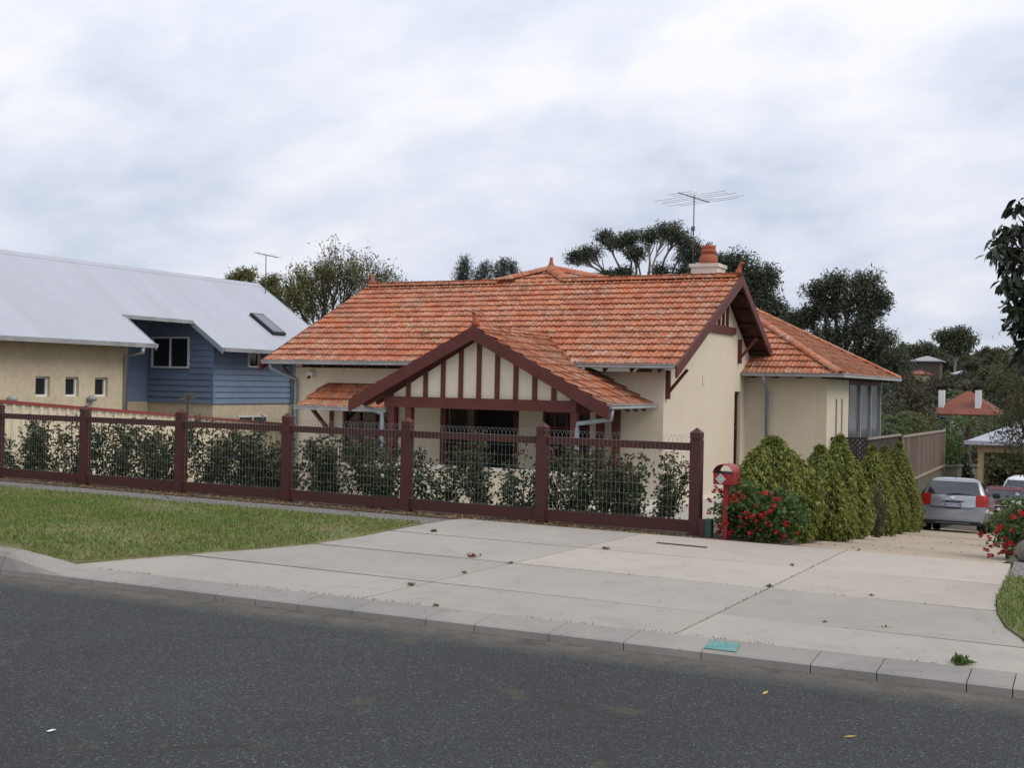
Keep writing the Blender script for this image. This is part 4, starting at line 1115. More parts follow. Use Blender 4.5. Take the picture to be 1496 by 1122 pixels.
# ================================================================ CARS
def text_mesh(txt, size):
    cu = bpy.data.curves.new('lettering', 'FONT'); cu.body = txt; cu.size = size; cu.align_x = 'CENTER'; cu.align_y = 'CENTER'; cu.extrude = .001
    o_ = bpy.data.objects.new('lettering', cu); C.objects.link(o_)
    bpy.context.view_layer.update()
    me = bpy.data.meshes.new_from_object(o_.evaluated_get(bpy.context.evaluated_depsgraph_get()))
    bpy.data.objects.remove(o_); return me
def car(name, label, paint, loc, rz, sx=1.0, sz=1.0, plate=None, glass_l=True, group=None):
    t_ = thing(name, label, 'car', (0, 0, 0), group)
    HWD = .845
    htop = [(-.001, .60), (0, .66), (.03, .74), (.07, .93), (.11, .99), (.2, 1.12), (.36, 1.33), (.44, 1.40), (.6, 1.435), (1.0, 1.46), (1.9, 1.455), (2.35, 1.40), (2.75, 1.18), (3.1, 1.0), (3.3, .95), (3.9, .84), (4.05, .72), (4.1, .62)]
    def zt(y):
        for (a, za), (b, zb_) in zip(htop, htop[1:]):
            if y <= b: return za + (zb_ - za) * max(0, (y - a)) / (b - a)
        return .6
    def wd(y): return 1 - .07 * max(0, 1 - y / .5) ** 2 - .12 * max(0, (y - 3.2) / .9) ** 2
    base = [(0, .24), (.60, .24), (.74, .27), (.80, .34), (.835, .48), (.845, .62), (.84, .74), (.83, .84), (.815, .93), (.79, .985), (.735, 1.10), (.675, 1.25), (.61, 1.36), (.56, 1.41), (.44, 1.445), (.25, 1.46), (0, 1.465)]
    def warp(x, y): return y + .17 * (x / HWD) ** 2 * max(0, 1 - y / .9)
    ysec = [0, .015, .03, .05, .07, .09, .11, .15, .2, .28, .36, .44, .52, .6, .8, 1.0, 1.5, 1.9, 2.1, 2.35, 2.55, 2.75, 2.95, 3.1, 3.3, 3.6, 3.9, 4.05, 4.1]
    mb = MB(); cols_ = len(base) * 2 - 2
    for y in ysec:
        top = zt(y); row = []
        for x, z in base:
            s_ = 1.0 if z <= top else 1.0
            row.append((x * wd(y), min(z, top + .012 * (1 - (x / HWD) ** 2))))
        full = row + [(-x, z) for x, z in row[-2:0:-1]]
        mb.v += [(x, warp(x, y), z) for x, z in full]
    for i in range(len(ysec) - 1):
        for j in range(cols_): mb.f.append((i * cols_ + j, i * cols_ + (j + 1) % cols_, (i + 1) * cols_ + (j + 1) % cols_, (i + 1) * cols_ + j))
    mb.f += [tuple(range(cols_))[::-1], tuple((len(ysec) - 1) * cols_ + j for j in range(cols_))]
    body = mb.build('body', paint, t_, smooth=True)
    md = body.modifiers.new('edge', 'EDGE_SPLIT'); md.split_angle = R(38)
    def yh(z):                                   # rear skin
        pr_ = [(.24, .02), (.3, .0), (.60, .0), (.66, 0), (.74, .03), (.93, .07), (.99, .11), (1.12, .2), (1.33, .36), (1.40, .44)]
        for (a, ya), (b, yb) in zip(pr_, pr_[1:]):
            if z <= b: return ya + (yb - ya) * (z - a) / (b - a)
        return .44
    def patch(x0f, x1f, zs_, off, nx_=8):
        m_ = MB()
        for z in zs_:
            a, b = x0f(z), x1f(z)
            for i in range(nx_ + 1):
                x = a + (b - a) * i / nx_
                m_.v.append((x, warp(x, yh(z)) - off, z))
        n = nx_ + 1
        m_.f = [(j * n + i, j * n + i + 1, (j + 1) * n + i + 1, (j + 1) * n + i) for j in range(len(zs_) - 1) for i in range(nx_)]
        return m_
    hw = lambda z: .665 - (z - .98) * .27
    rw = patch(lambda z: -hw(z), hw, [.985, 1.0, 1.06, 1.12, 1.2, 1.27, 1.335], .018).build('rear_window', M['carglass'], t_, smooth=True)
    MB().tube([(-.18, warp(.2, .085) - .03, .975), (.05, .085, 1.02), (.42, .14, 1.0)], .012, 6).build('wiper', M['black'], rw)
    patch(lambda z: -.52, lambda z: .52, [1.335, 1.365, 1.40], .03).build('spoiler', paint, t_, smooth=True)
    # lower hatch seam and bumper line
    MB().tube([(x, warp(x, yh(z)) - .004, z) for x, z in [(-.59, .93), (-.585, .76), (-.55, .68), (-.48, .645), (-.3, .632), (0, .628), (.3, .632), (.48, .645), (.55, .68), (.585, .76), (.59, .93)]], .006, 4).build('hatch_seam', M['black'], t_)
    for s_ in (-1, 1):
        tl = MB()
        zs_ = [.695, .72, .80, .88, .96, 1.0]
        for z in zs_:
            e = .555 if z > .74 else .57
            pts = []
            for x in (e, .66, .73, .785): pts.append((s_ * x, warp(x, yh(z)) - .022, z))
            pts.append((s_ * .826, .30, z)); pts.append((s_ * (.848 if z < .9 else .84), .44 if z > .75 else .40, z))
            tl.v += pts
        n = 6
        tl.f = [(j * n + i, j * n + i + 1, (j + 1) * n + i + 1, (j + 1) * n + i) for j in range(len(zs_) - 1) for i in range(n - 1)]
        tl.build('tail_light', M['taillight'], t_, smooth=True)
        # side glass
        sg = MB(); side = [(.45, 1.02), (.62, 1.30), (.9, 1.36), (1.9, 1.36), (2.4, 1.28), (2.85, 1.02)]
        def sx_(z):
            for (xa, za), (xb, zb_) in zip(base[8:], base[9:]):
                if z <= zb_: return xa + (xb - xa) * (z - za) / (zb_ - za)
            return .6
        sg.add([(s_ * (sx_(z) + .012), y, z) for y, z in side], [tuple(range(6))])
        sg.build('side_window', M['carglass'], t_)
        MB().box(s_ * .86 - .1 + s_ * .06, s_ * .86 + .1 + s_ * .06, 2.45, 2.55, .98, 1.12).build('mirror', M['black'], t_, bevel=.03)
        for y in (.78, 3.30):
            wl = MB().lathe([(.2, -.09), (.295, -.095), (.315, -.07), (.315, .07), (.295, .095), (.2, .09)], (0, 0, 0), 24)
            wl.v = [(s_ * .70 + q[2], y + q[0], .315 + q[1]) for q in wl.v]
            ww = wl.build('wheel', M['tyre'], t_, smooth=True)
            rm = MB().lathe([(.0, .07), (.19, .08), (.2, .1), (.0, .1)], (0, 0, 0), 20)
            rm.v = [(s_ * (.70 + q[2] * .97), y + q[0], .315 + q[1]) for q in rm.v]
            rm.build('rim', M['rim'], ww)
    MB().box(-.27, .27, -.02, .06, .822, .852).build('trim_strip', M['chrome'], t_, bevel=.006)
    bd = MB().lathe([(.001, 0), (.055, 0), (.055, .012), (.001, .012)], (0, 0, 0), 16).build('badge', M['chrome'], t_)
    bd.rotation_euler = (R(80), 0, 0); bd.location = (0, .03, .905); bd.scale = (1, .65, 1)
    MB().box(-.68, .68, .06, .5, .2, .30).build('lower_valance', M['black'], t_)
    MB().box(.012 - .02, .032 - .02, .62, .66, 1.44, 1.53).build('roof_aerial', M['black'], t_)
    MB().tube([(.42, .25, .22), (.42, .08, .22)], .03, 8).build('exhaust', M['steel'], t_)
    if plate:
        pp = MB().box(-.187, .187, -.03, .012, .655, .79).build('number_plate', M['plateblue'], t_)
        MB().box(-.175, .175, -.036, -.03, .668, .765).build('plate_face', M['plate'], pp)
        me = text_mesh(plate, .098); me.transform(Matrix.Translation((0, -.037, .715)) @ Matrix.Rotation(R(90), 4, 'X'))
        link('plate_lettering', me, M['plateblue'], pp)
    t_.location = loc; t_.rotation_euler = (R(-5.6) if loc[1] < 40 else 0, 0, rz); t_.scale = (sx, 1, sz)
    return t_
silver = mk('silver_car_paint', (.31, .32, .335), .32, metal=.6, coat=.6)
redp = mk('dark_red_car_paint', (.13, .015, .02), .3, metal=.2, coat=.6)
whitep = mk('white_car_paint', (.66, .68, .70), .3, coat=.6)
car('silver_hatchback', 'silver hatchback parked on the driveway seen from its rear', silver, (-3.40, 31.7, gz(31.7) + .01), R(1.2), 1.0, 1.0, '1BMO·540')
car('red_car', 'dark red car parked between the silver hatchback and white wagon', redp, (-2.62, 37.6, gz(37.6) + .01), R(-2), .97, .99)
car('white_wagon', 'white wagon parked furthest down the driveway past the red car', whitep, (-2.85, 51.5, gz(51.5) + .01), R(-3), 1.04, 1.02)

# ================================================================ LETTERBOX, METER STUB, SMALL THINGS
lbx = thing('letterbox', 'red metal letterbox with round newspaper holder on a red post', 'letterbox', (-3.66, 12.25, .0))
lx, ly_ = -3.66, 12.25
MB().box(lx - .028, lx + .028, ly_ - .028, ly_ + .028, -.02, .645).build('post', M['letter_red'], lbx)
bx_ = MB().box(lx - .115, lx + .115, ly_ - .12, ly_ + .12, .64, .765).build('box', M['letter_red'], lbx, bevel=.006)
mb = MB(); arc = [math.pi * k / 14 for k in range(15)]
for y in (ly_ - .132, ly_ + .132):
    for rr in (.119, .111): mb.v += [(lx + rr * math.cos(t), y, .762 + .105 * rr / .119 * math.sin(t)) for t in arc]
n = 15
for i in range(14):
    mb.f += [(i, i + 1, 2 * n + i + 1, 2 * n + i), (n + i, 3 * n + i, 3 * n + i + 1, n + i + 1), (i, n + i, n + i + 1, i + 1), (2 * n + i, 2 * n + i + 1, 3 * n + i + 1, 3 * n + i)]
MB().add(mb.v, mb.f).build('newspaper_holder', M['letter_red'], lbx, smooth=False)
MB().box(lx - .109, lx + .109, ly_ - .118, ly_ + .118, .766, .775).build('holder_floor', M['black'], lbx)
# number tile: pale diamond with four dark squares
tl_ = MB().prism([(lx - .03, ly_ - .126, .645), (lx + .028, ly_ - .126, .703), (lx - .03, ly_ - .126, .761), (lx - .088, ly_ - .126, .703)], (0, .005, 0)).build('number_tile', mk('pale_tile', (.5, .48, .45), .4), lbx)
for dx, dz in ((0, .026), (0, -.026), (.026, 0), (-.026, 0)):
    q = .0165; c_ = (lx - .03 + dx, .703 + dz)
    MB().prism([(c_[0], ly_ - .1275, c_[1] - q), (c_[0] + q, ly_ - .1275, c_[1]), (c_[0], ly_ - .1275, c_[1] + q), (c_[0] - q, ly_ - .1275, c_[1])], (0, .0012, 0)).build('tile_square', M['pipe'], tl_)
stb = thing('meter_stub', 'short maroon stub post with a dark green box beside the fence end', 'post', (-3.92, 12.3, .0))
MB().box(-3.965, -3.905, 12.25, 12.31, -.03, .23).build('stub', M['fence_maroon'], stb)
MB().box(-3.905, -3.83, 12.26, 12.36, -.03, .235).build('box', mk('green_box', (.03, .07, .06), .5), stb)
rk = MB(); 
def rock(c, r_, seed, label):
    bm = bmesh.new(); bmesh.ops.create_icosphere(bm, subdivisions=3, radius=1)
    rg = random.Random(seed); f_ = [Vector((rg.gauss(0, 1), rg.gauss(0, 1), rg.gauss(0, 1))) for _ in range(6)]
    for v in bm.verts:
        k = 1 + sum(.09 * math.sin(2.2 * v.co.dot(q) + i) for i, q in enumerate(f_)) * .6
        v.co = Vector((v.co.x * r_[0] * k, v.co.y * r_[1] * k, v.co.z * r_[2] * k))
    me = bpy.data.meshes.new('boulder'); bm.to_mesh(me); bm.free()
    return tag(link('boulder', me, M['rock'], smooth=True, off=Vector(c)), label, 'rock')
rock((-.52, 12.95, .0), (.17, .16, .17), 1, 'rounded tan boulder at the foot of the red flowering bush')
rock((-.68, 13.25, .02), (.12, .14, .15), 2, 'smaller upright boulder tucked behind the tan one')
tag(MB().beam((-4.1, 11.27, APZ + .006), (-3.55, 11.24, APZ + .006), .022, .012).build('metal_bar', mk('dark_bar', (.06, .055, .05), .7), origin=(-3.8, 11.25, APZ)), 'thin dark bar lying on the concrete near the fence end', 'bar')
def flat_leaf(name, c, ln, wd_, ang, m, label, cat):
    c = Vector(c); d = Vector((math.cos(ang), math.sin(ang), 0)); s_ = Vector((-d.y, d.x, 0)); up = Vector((0, 0, 1))
    pts = [c - d * ln / 2, c - d * ln * .1 + s_ * wd_ / 2 + up * .006, c + d * ln / 2 + up * .012, c - s_ * wd_ / 2 + up * .004]
    return tag(MB().prism(pts, (0, 0, .002)).build(name, m, origin=tuple(c)), label, cat)
flat_leaf('fallen_leaf', (-1.63, 6.28, .002), .05, .022, 1.2, M['yellowleaf'], 'yellow fallen leaf on the asphalt closer to the kerb', 'leaf')
flat_leaf('fallen_leaf', (-1.06, 5.71, .002), .06, .014, .2, M['yellowleaf'], 'narrow yellow fallen leaf further out on the asphalt', 'leaf')
flat_leaf('paper_scrap', (-4.40, 3.80, .002), .05, .03, .3, M['paper'], 'white scrap of paper lying on the road', 'paper')

# ================================================================ PLANTS
def unit(a): return a / (np.linalg.norm(a, axis=-1, keepdims=True) + 1e-9)
def rose(seed, h, wd_):
    rg = np.random.default_rng(seed); root = bpy.data.objects.new('rose_bush', None); root.empty_display_size = .1; C.objects.link(root); OFF[root.name] = Vector()
    mb = MB(); tips = []; tops = []
    for k in range(8):
        a = rg.uniform(0, 6.28); sp = rg.uniform(.3, 1) * wd_ * .5; hh = h * rg.uniform(.62, 1.0)
        base = np.array([math.cos(a) * .04, math.sin(a) * .04, -.06]); end = np.array([math.cos(a) * sp, math.sin(a) * sp * .8, hh])
        mid_ = base * .5 + end * .5 + np.array([math.cos(a), math.sin(a), 0]) * .05
        pts = [base, (base + mid_) / 2 + rg.normal(size=3) * .015, mid_, (mid_ + end) / 2 + rg.normal(size=3) * .02, end]
        mb.tube(pts, [.012, .010, .008, .006, .003], 5, False)
        tops.append(end)
        for f in np.linspace(.22, 1, 10):
            i = min(int(f * 4), 3); q = pts[i] + (pts[i + 1] - pts[i]) * (f * 4 - i)
            for _ in range(2):
                b = rg.uniform(0, 6.28); l = rg.uniform(.06, .2) * (1.15 - .5 * f)
                e = q + np.array([math.cos(b) * l, math.sin(b) * l, rg.uniform(-.05, .10)])
                mb.tube([q, e], [.003, .0015], 4, False); tips.append(e); tips.append((q + e) / 2)
    mb.build('stem', M['cane'], root, recalc=False)
    tips = np.array(tips); n = len(tips) * 4
    cen = np.repeat(tips, 4, axis=0) + rg.normal(size=(n, 3)) * .04
    d = unit(rg.normal(size=(n, 3)) * .8 + np.array([0, 0, -.15]))
    link('foliage', leaf_mesh('rose_foliage', cen, d, .062, .042, rg, .1), M['rose'], root)
    tops = np.array(tops); n = len(tops) * 14
    cen = np.repeat(tops, 14, axis=0) + rg.normal(size=(n, 3)) * np.array([.035, .035, .05])
    tag(link('new_shoots', leaf_mesh('rose_shoots', cen, unit(rg.normal(size=(n, 3)) + np.array([0, 0, .8])), .045, .022, rg), M['roseshoot'], root), kind='stuff')
    return root
protos = [rose(11, 1.0, 1.2), rose(12, .92, 1.0), rose(13, 1.1, 1.1), rose(14, .85, 1.3), rose(15, 1.05, .9), rose(16, .95, 1.15)]
first = [True] * 6
rose_px = [28, 72, 108, 160, 205, 245, 300, 345, 385, 412, 455, 495, 550, 582, 640, 715, 768, 828, 868, 930, 958]
for i, px in enumerate(rose_px):
    k = (i * 7 + i // 3) % 6
    o = protos[k] if first[k] else copy_tree(protos[k])
    first[k] = False
    yb = 12.98 + .18 * math.sin(i * 2.3)
    o.location = (at(px, 700, yb).x, yb, gz(yb) + .02)
    s_ = (.86 + .16 * ((i * 37) % 10) / 10) * (1.12 if px < 440 else 1.0)
    o.rotation_euler.z = math.pi * (i % 2) + .3 * math.sin(i * 5.0); o.scale = (s_ * 1.05, s_ * .95, s_ * (.9 + .2 * ((i * 53) % 7) / 6))
    wh = 'in front of the cream boundary fence' if px < 430 else 'below the tiled window awning' if px < 600 else 'in front of the porch low wall' if px < 800 else 'near the front corner of the tiled house'
    tag(o, 'dark green rose bush inside the maroon fence, ' + wh, 'rose bush', 'rose bushes ' + wh)
# the last one throws a tall red shoot above the fence
o['label'] = 'rose bush behind the last fence bay with bare stems leaning towards the letterbox'

def conifer(label, px, pyb, pyt, wpx, seed, Y=None, round_=.75, group='golden conifers along the driveway', n=5200):
    rg = np.random.default_rng(seed)
    if Y is None: Y = 15
    b = at(px, pyb, Y); t_ = at(px, pyt, Y); dep = (-math.sin(YAW) * b.x + math.cos(YAW) * b.y)
    zb_ = gz(Y) + .0; h = t_.z - zb_; rad = wpx * dep / FOC / 2
    root = thing('golden_conifer', label, 'conifer', (b.x, Y, zb_), group)
    ph = rg.uniform(0, 6.28, 8)
    def prof_r(f, a):                     # radius at height fraction f
        f = np.clip(f, 0, 1)
        core = np.where(f < .22, .80 + .20 * np.sin(f / .22 * 1.5708), (1 - np.clip((f - .22) / .78, 0, 1) ** (2.15 - round_)) ** .9)
        lump = 1 + .07 * np.sin(3 * a + ph[0] + 3 * f) + .06 * np.sin(7 * a + ph[1] - 5 * f) + .04 * np.sin(9 * a + ph[2] + 15 * f)
        return rad * np.clip(core, 0, 1.1) * lump
    # added core that blocks light, near-black to deepen the shade between sprays
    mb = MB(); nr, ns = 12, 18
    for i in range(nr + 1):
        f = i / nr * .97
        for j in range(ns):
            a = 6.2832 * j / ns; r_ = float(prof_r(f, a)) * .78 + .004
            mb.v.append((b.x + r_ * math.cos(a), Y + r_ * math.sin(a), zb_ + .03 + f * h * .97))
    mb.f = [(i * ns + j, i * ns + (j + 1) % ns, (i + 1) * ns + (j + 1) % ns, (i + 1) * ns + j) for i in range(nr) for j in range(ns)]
    mb.build('shade_core', M['conifer_core'], root, smooth=True)
    MB().tube([(b.x, Y, zb_ - .08), (b.x, Y, zb_ + .2)], [.05, .04], 7).build('trunk', M['bark'], root)
    off = np.array(OFF[root.name])
    def sprays(cnt, lo, hi, ln, wd_, m, nm):
        f = 1 - np.sqrt(rg.uniform(0, 1, cnt)); f = np.clip(f * 1.02, 0, 1) * .99
        f = np.where(rg.uniform(0, 1, cnt) < .35, rg.uniform(0, .98, cnt), f)
        a = rg.uniform(0, 6.2832, cnt); r_ = prof_r(f, a) * rg.uniform(lo, hi, cnt)
        # sprays gathered in hanging plumes
        tuft = np.sin(a * 11 + f * 23 + ph[3]) * np.sin(f * 31 + a * 5 + ph[4])
        r_ *= 1 + .13 * tuft + .07 * np.sin(a * 19 + f * 47 + ph[5])
        P = np.stack([b.x + r_ * np.cos(a), Y + r_ * np.sin(a), zb_ + .05 + f * h * .97], 1) - off
        d = np.stack([np.cos(a) * .55, np.sin(a) * .55, np.where(f > .93, .7, -.75)], 1) + rg.normal(size=(cnt, 3)) * .5
        o_ = link(nm, leaf_mesh(nm, P, d, ln, wd_, rg, .15), m, root)
    sprays(int(n * 1.7), .78, 1.01, .062, .022, M['conifer'], 'sprays')
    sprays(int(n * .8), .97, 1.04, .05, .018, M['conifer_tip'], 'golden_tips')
    return root
conifer('broad rounded golden conifer behind the red letterbox flowers', 1126, 800, 640, 126, 21, 13.55, -.25, n=10000)
conifer('golden conifer next after the broad rounded one by the letterbox', 1196, 793, 652, 88, 22, 15.3, .7, n=7000)
conifer('tall pointed golden conifer at the corner of the house wing', 1224, 788, 635, 90, 23, 17.4, .85, n=7000)
conifer('golden conifer just behind the thin olive brown bush beside the driveway', 1272, 782, 650, 68, 24, 20.8, .8)
conifer('slim golden conifer second from the parked silver hatchback', 1290, 778, 650, 62, 25, 23.6, .8)
conifer('pointed golden conifer standing closest to the parked silver hatchback', 1311, 775, 644, 66, 26, 27.0, .8)

def leafy(name, label, cat, c, rad, n, ln, wd_, m, seed, group=None, stem=None, clusters=60, up=.2, spread=.3, droop=.1, root=None, pname='foliage', shell=.55, lift=0.0):
    """bush: leaf bunches scattered through a squashed ball that stands on the ground at c"""
    rg = np.random.default_rng(seed); c = Vector(c)
    if root is None:
        root = thing(name, label, cat, c, group)
        mb = MB()
        for k in range(7):
            a = rg.uniform(0, 6.28); e = c + Vector((math.cos(a) * rad[0] * .6, math.sin(a) * rad[1] * .6, rad[2] * rg.uniform(.8, 1.5) + lift))
            mb.tube([c + Vector((math.cos(a) * .04, math.sin(a) * .04, -.1)), c.lerp(e, .5) + Vector((0, 0, .1 * rad[2])), e], [.02 * rad[2] + .006, .013 * rad[2] + .004, .004], 5, False)
        mb.build('stem', stem or M['bark'], root, recalc=False)
    dirs = unit(rg.normal(size=(clusters, 3))); rr = rg.uniform(shell, 1, clusters)[:, None]
    cc = dirs * rr * np.array(rad); cc[:, 2] += rad[2]
    cc[:, 2] = np.maximum(cc[:, 2], rad[2] * .12)
    idx = rg.integers(0, clusters, n)
    sg = np.array(rad) * spread
    P = cc[idx] + rg.normal(size=(n, 3)) * sg
    P[:, 2] = np.maximum(P[:, 2], .01) + lift
    d = rg.normal(size=(n, 3)) * .7 + unit(cc[idx]) * .5 + np.array([0, 0, up])
    lf_ = link(pname, leaf_mesh(pname, P, d, ln, wd_, rg, droop), m, root)
    if pname != 'foliage': lf_['kind'] = 'stuff'
    return root
# ---- red geraniums
def flower_mesh(seed, r_):
    rg = np.random.default_rng(seed); n = 26
    d = unit(rg.normal(size=(n, 3)) + np.array([0, 0, .35])); P = d * r_ * rg.uniform(.45, .9, n)[:, None]
    t = np.cross(d, rg.normal(size=(n, 3)))
    return leaf_mesh('flower_head', P, t, r_ * 1.0, r_ * .8, rg)
FM = [flower_mesh(s, .036) for s in (1, 2, 3)]
for f in FM: f.materials.append(M['redflower'])
FW = flower_mesh(5, .025); FW.materials.append(M['whiteflower'])
def flowers(root, c, rad, spots, meshes=FM):
    c = Vector(c); rg = random.Random(int(c.x * 100))
    for k, p in enumerate(spots):
        o_ = bpy.data.objects.new('flower', meshes[k % len(meshes)]); C.objects.link(o_); o_.parent = root
        o_.location = Vector(p) - c; o_.rotation_euler = (rg.uniform(-.5, .5), rg.uniform(-.5, .5), rg.uniform(0, 6)); s_ = rg.uniform(.5, .95); o_.scale = (s_, s_, s_ * .8)
g1 = (-3.30, 12.42, .03)
ger = leafy('geranium_bush', 'geranium bush full of red flowers around the letterbox post', 'geranium', g1, (.52, .30, .27), 5200, .05, .045, M['geranium'], 31, clusters=120, spread=.13, shell=.35)
leafy(None, None, None, g1, (.50, .28, .36), 500, .05, .045, M['geranium'], 32, root=ger, pname='tall_shoots', clusters=30, spread=.12)
def on_bush(px, py, c, rad, k=1.06):
    """where the sight line meets the front of the mound"""
    d = ray(px, py); o_ = Vector((0, 0, EYE)) - Vector((c[0], c[1], c[2] + rad[2])); S = Vector((1 / rad[0], 1 / rad[1], 1 / rad[2])) / k
    o2 = Vector((o_.x * S.x, o_.y * S.y, o_.z * S.z)); d2 = Vector((d.x * S.x, d.y * S.y, d.z * S.z))
    A, B, Cc = d2.dot(d2), 2 * o2.dot(d2), o2.dot(o2) - 1
    disc = B * B - 4 * A * Cc
    t = (-B - math.sqrt(disc)) / (2 * A) if disc > 0 else -B / (2 * A)
    return Vector((0, 0, EYE)) + d * t
sp = []
fpx = [(1046, 712), (1044, 718), (1052, 717), (1036, 731), (1045, 727), (1038, 744), (1036, 750), (1025, 783), (1029, 787), (1037, 789), (1047, 790), (1048, 778), (1060, 764), (1056, 772), (1072, 724), (1068, 729), (1076, 727), (1080, 720), (1117, 721), (1128, 722), (1130, 728), (1137, 730), (1105, 740), (1131, 739), (1091, 749), (1081, 756), (1090, 757), (1090, 766), (1105, 762), (1118, 750), (1112, 753), (1116, 758), (1111, 774), (1098, 778), (1110, 787), (1133, 777), (1147, 764), (1150, 769), (1146, 784), (1140, 790), (1164, 780), (1096, 779), (1062, 727), (1070, 733), (1078, 732), (1085, 726), (1037, 768), (1050, 769), (1122, 765), (1080, 770), (1068, 778), (1058, 786), (1100, 756), (1126, 747)]
for i, (x, y) in enumerate(fpx): sp.append(on_bush(x, y, g1, (.56, .32, .33)))
flowers(ger, g1, None, sp)
g2 = (-.42, 13.75, gz(13.75) + .02)
ger2 = leafy('geranium_bush', 'large flowering bush with red and white blooms beside the driveway mouth', 'geranium', g2, (.66, .75, .33), 9000, .05, .042, M['geranium'], 33, clusters=170, spread=.12, shell=.4)
sp = []
rgf = random.Random(9)
for i in range(38):
    x = rgf.uniform(1428, 1500); y = rgf.uniform(745, 812)
    if y < 740 + (1500 - x) * .55: continue
    sp.append(on_bush(x, y, g2, (.70, .78, .36)))
flowers(ger2, g2, None, sp)
flowers(ger2, g2, None, [on_bush(x, y, g2, (.70, .78, .36)) for x, y in ((1442, 748), (1448, 750), (1459, 744), (1480, 733), (1486, 722), (1489, 735))], [FW])
leafy('red_leaf_bush', 'small thin olive brown bush standing between the conifers', 'bush', (at(1280, 780, 19.3).x + .02, 19.3, gz(19.3)), (.15, .15, .42), 1300, .04, .02, M['olive'], 35, clusters=60, spread=.15)
# ---- weeds in the joints
def weed(x, y, r_, n, seed, label, m=None):
    rg = np.random.default_rng(seed); c = Vector((x, y, apz(x, y) if y > 7.35 else .07))
    P = rg.normal(size=(n, 3)) * np.array([r_, r_, r_ * .3]) * .2; P[:, 2] = np.abs(P[:, 2]) * .6
    d = rg.normal(size=(n, 3)); d[:, 2] = np.abs(d[:, 2]) + .5
    o_ = link('weed', leaf_mesh('weed', P, d, r_ * .6, r_ * .2, rg, .2), m or M['weed'], off=c)
    return tag(o_, label, 'weed', 'weeds in the concrete joints')
for k, (x, y, r_, n, lb) in enumerate([(-6.47, 10.67, .07, 40, 'small leafy weed on the concrete just in front of the fence'), (-5.21, 9.32, .09, 26, 'thin reddish weed standing up in the middle of the concrete'),
        (-4.75, 9.2, .05, 22, None), (-4.90, 7.75, .06, 24, None), (-4.83, 8.5, .05, 24, None), (-4.38, 10.55, .06, 30, None),
        (-2.41, 9.33, .06, 26, 'weed growing where two concrete joints cross'), (-2.52, 10.58, .05, 20, None), (-4.26, 7.08, .05, 18, None), (-2.21, 12.12, .06, 20, None),
        (-1.6, 9.4, .04, 14, None), (-1.3, 8.22, .04, 14, None), (-1.7, 8.14, .04, 12, None), (-.72, 7.36, .11, 90, 'bushy low weed spreading over the kerb joint')]):
    weed(x, y, r_, n, 50 + k, lb or 'tiny green weed growing in a concrete joint', M['roseshoot'] if k == 1 else None)
rg = np.random.default_rng(77)                    # fringe of grass and litter along the kerb joint and fence
P = []
for x in rg.uniform(-7.6, -.4, 300):
    if math.sin(x * 5.1) + math.sin(x * 2.3 + 1) > -.1: P.append((x, front(x) - .004 + rg.normal() * .006, .066))
for x in rg.uniform(-4.9, -.8, 40): P.append((x, 9.25 + .02 * (x + 3.5) + rg.normal() * .006, .058))
for y in rg.uniform(7.4, 12, 90): P.append((ja(y) + rg.normal() * .005, y, .058))
P = np.array(P); d = rg.normal(size=(len(P), 3)) * .7; d[:, 2] = .8
tag(link('joint_grass', leaf_mesh('joint_grass', P, d, .022, .006, rg), M['weed']), 'sparse grass sprouting from the concrete joints', 'grass', kind='stuff')
P = np.stack([rg.uniform(-17, -4, 2600), rg.normal(12.2, .09, 2600), np.full(2600, .036)], 1)
P = P[P[:, 1] < 12.6]; d = rg.normal(size=(len(P), 3)); d[:, 2] *= .25
tag(link('leaf_litter', leaf_mesh('leaf_litter', P, d, .05, .02, rg), M['straw']), 'dry leaf litter on the soil under the maroon fence', 'leaf litter', kind='stuff')
P = np.stack([rg.uniform(-3.2, -1, 130), rg.uniform(12.8, 24, 130), np.zeros(130)], 1)
P[:, 0] -= .08 * (P[:, 1] - 12.5); P[:, 2] = [gz(y) + .016 for y in P[:, 1]]
d = rg.normal(size=(len(P), 3)); d[:, 2] *= .2
tag(link('leaf_litter', leaf_mesh('drive_litter', P, d, .035, .014, rg), M['straw']), 'dry leaves scattered over the sandy driveway', 'leaf litter', kind='stuff')
# a palm-like plant on the neighbour's side, rising over the fence
sk = thing('spiky_plant', 'small spiky plant poking above the boundary fence', 'plant', (at(274, 600, 17.0).x, 17.0, gz(17)))
P = np.zeros((60, 3)); P[:, 2] = 1.75; d = rg.normal(size=(60, 3)); d[:, 2] = np.abs(d[:, 2]) * .9
link('foliage', leaf_mesh('spikes', P, d, .20, .016, rg, .2), M['olive'], sk)
MB().tube([(OFF[sk.name].x, 17.0, gz(17) - .05), (OFF[sk.name].x, 17.0, gz(17) + 1.76)], .02, 6).build('stem', M['bark'], sk)

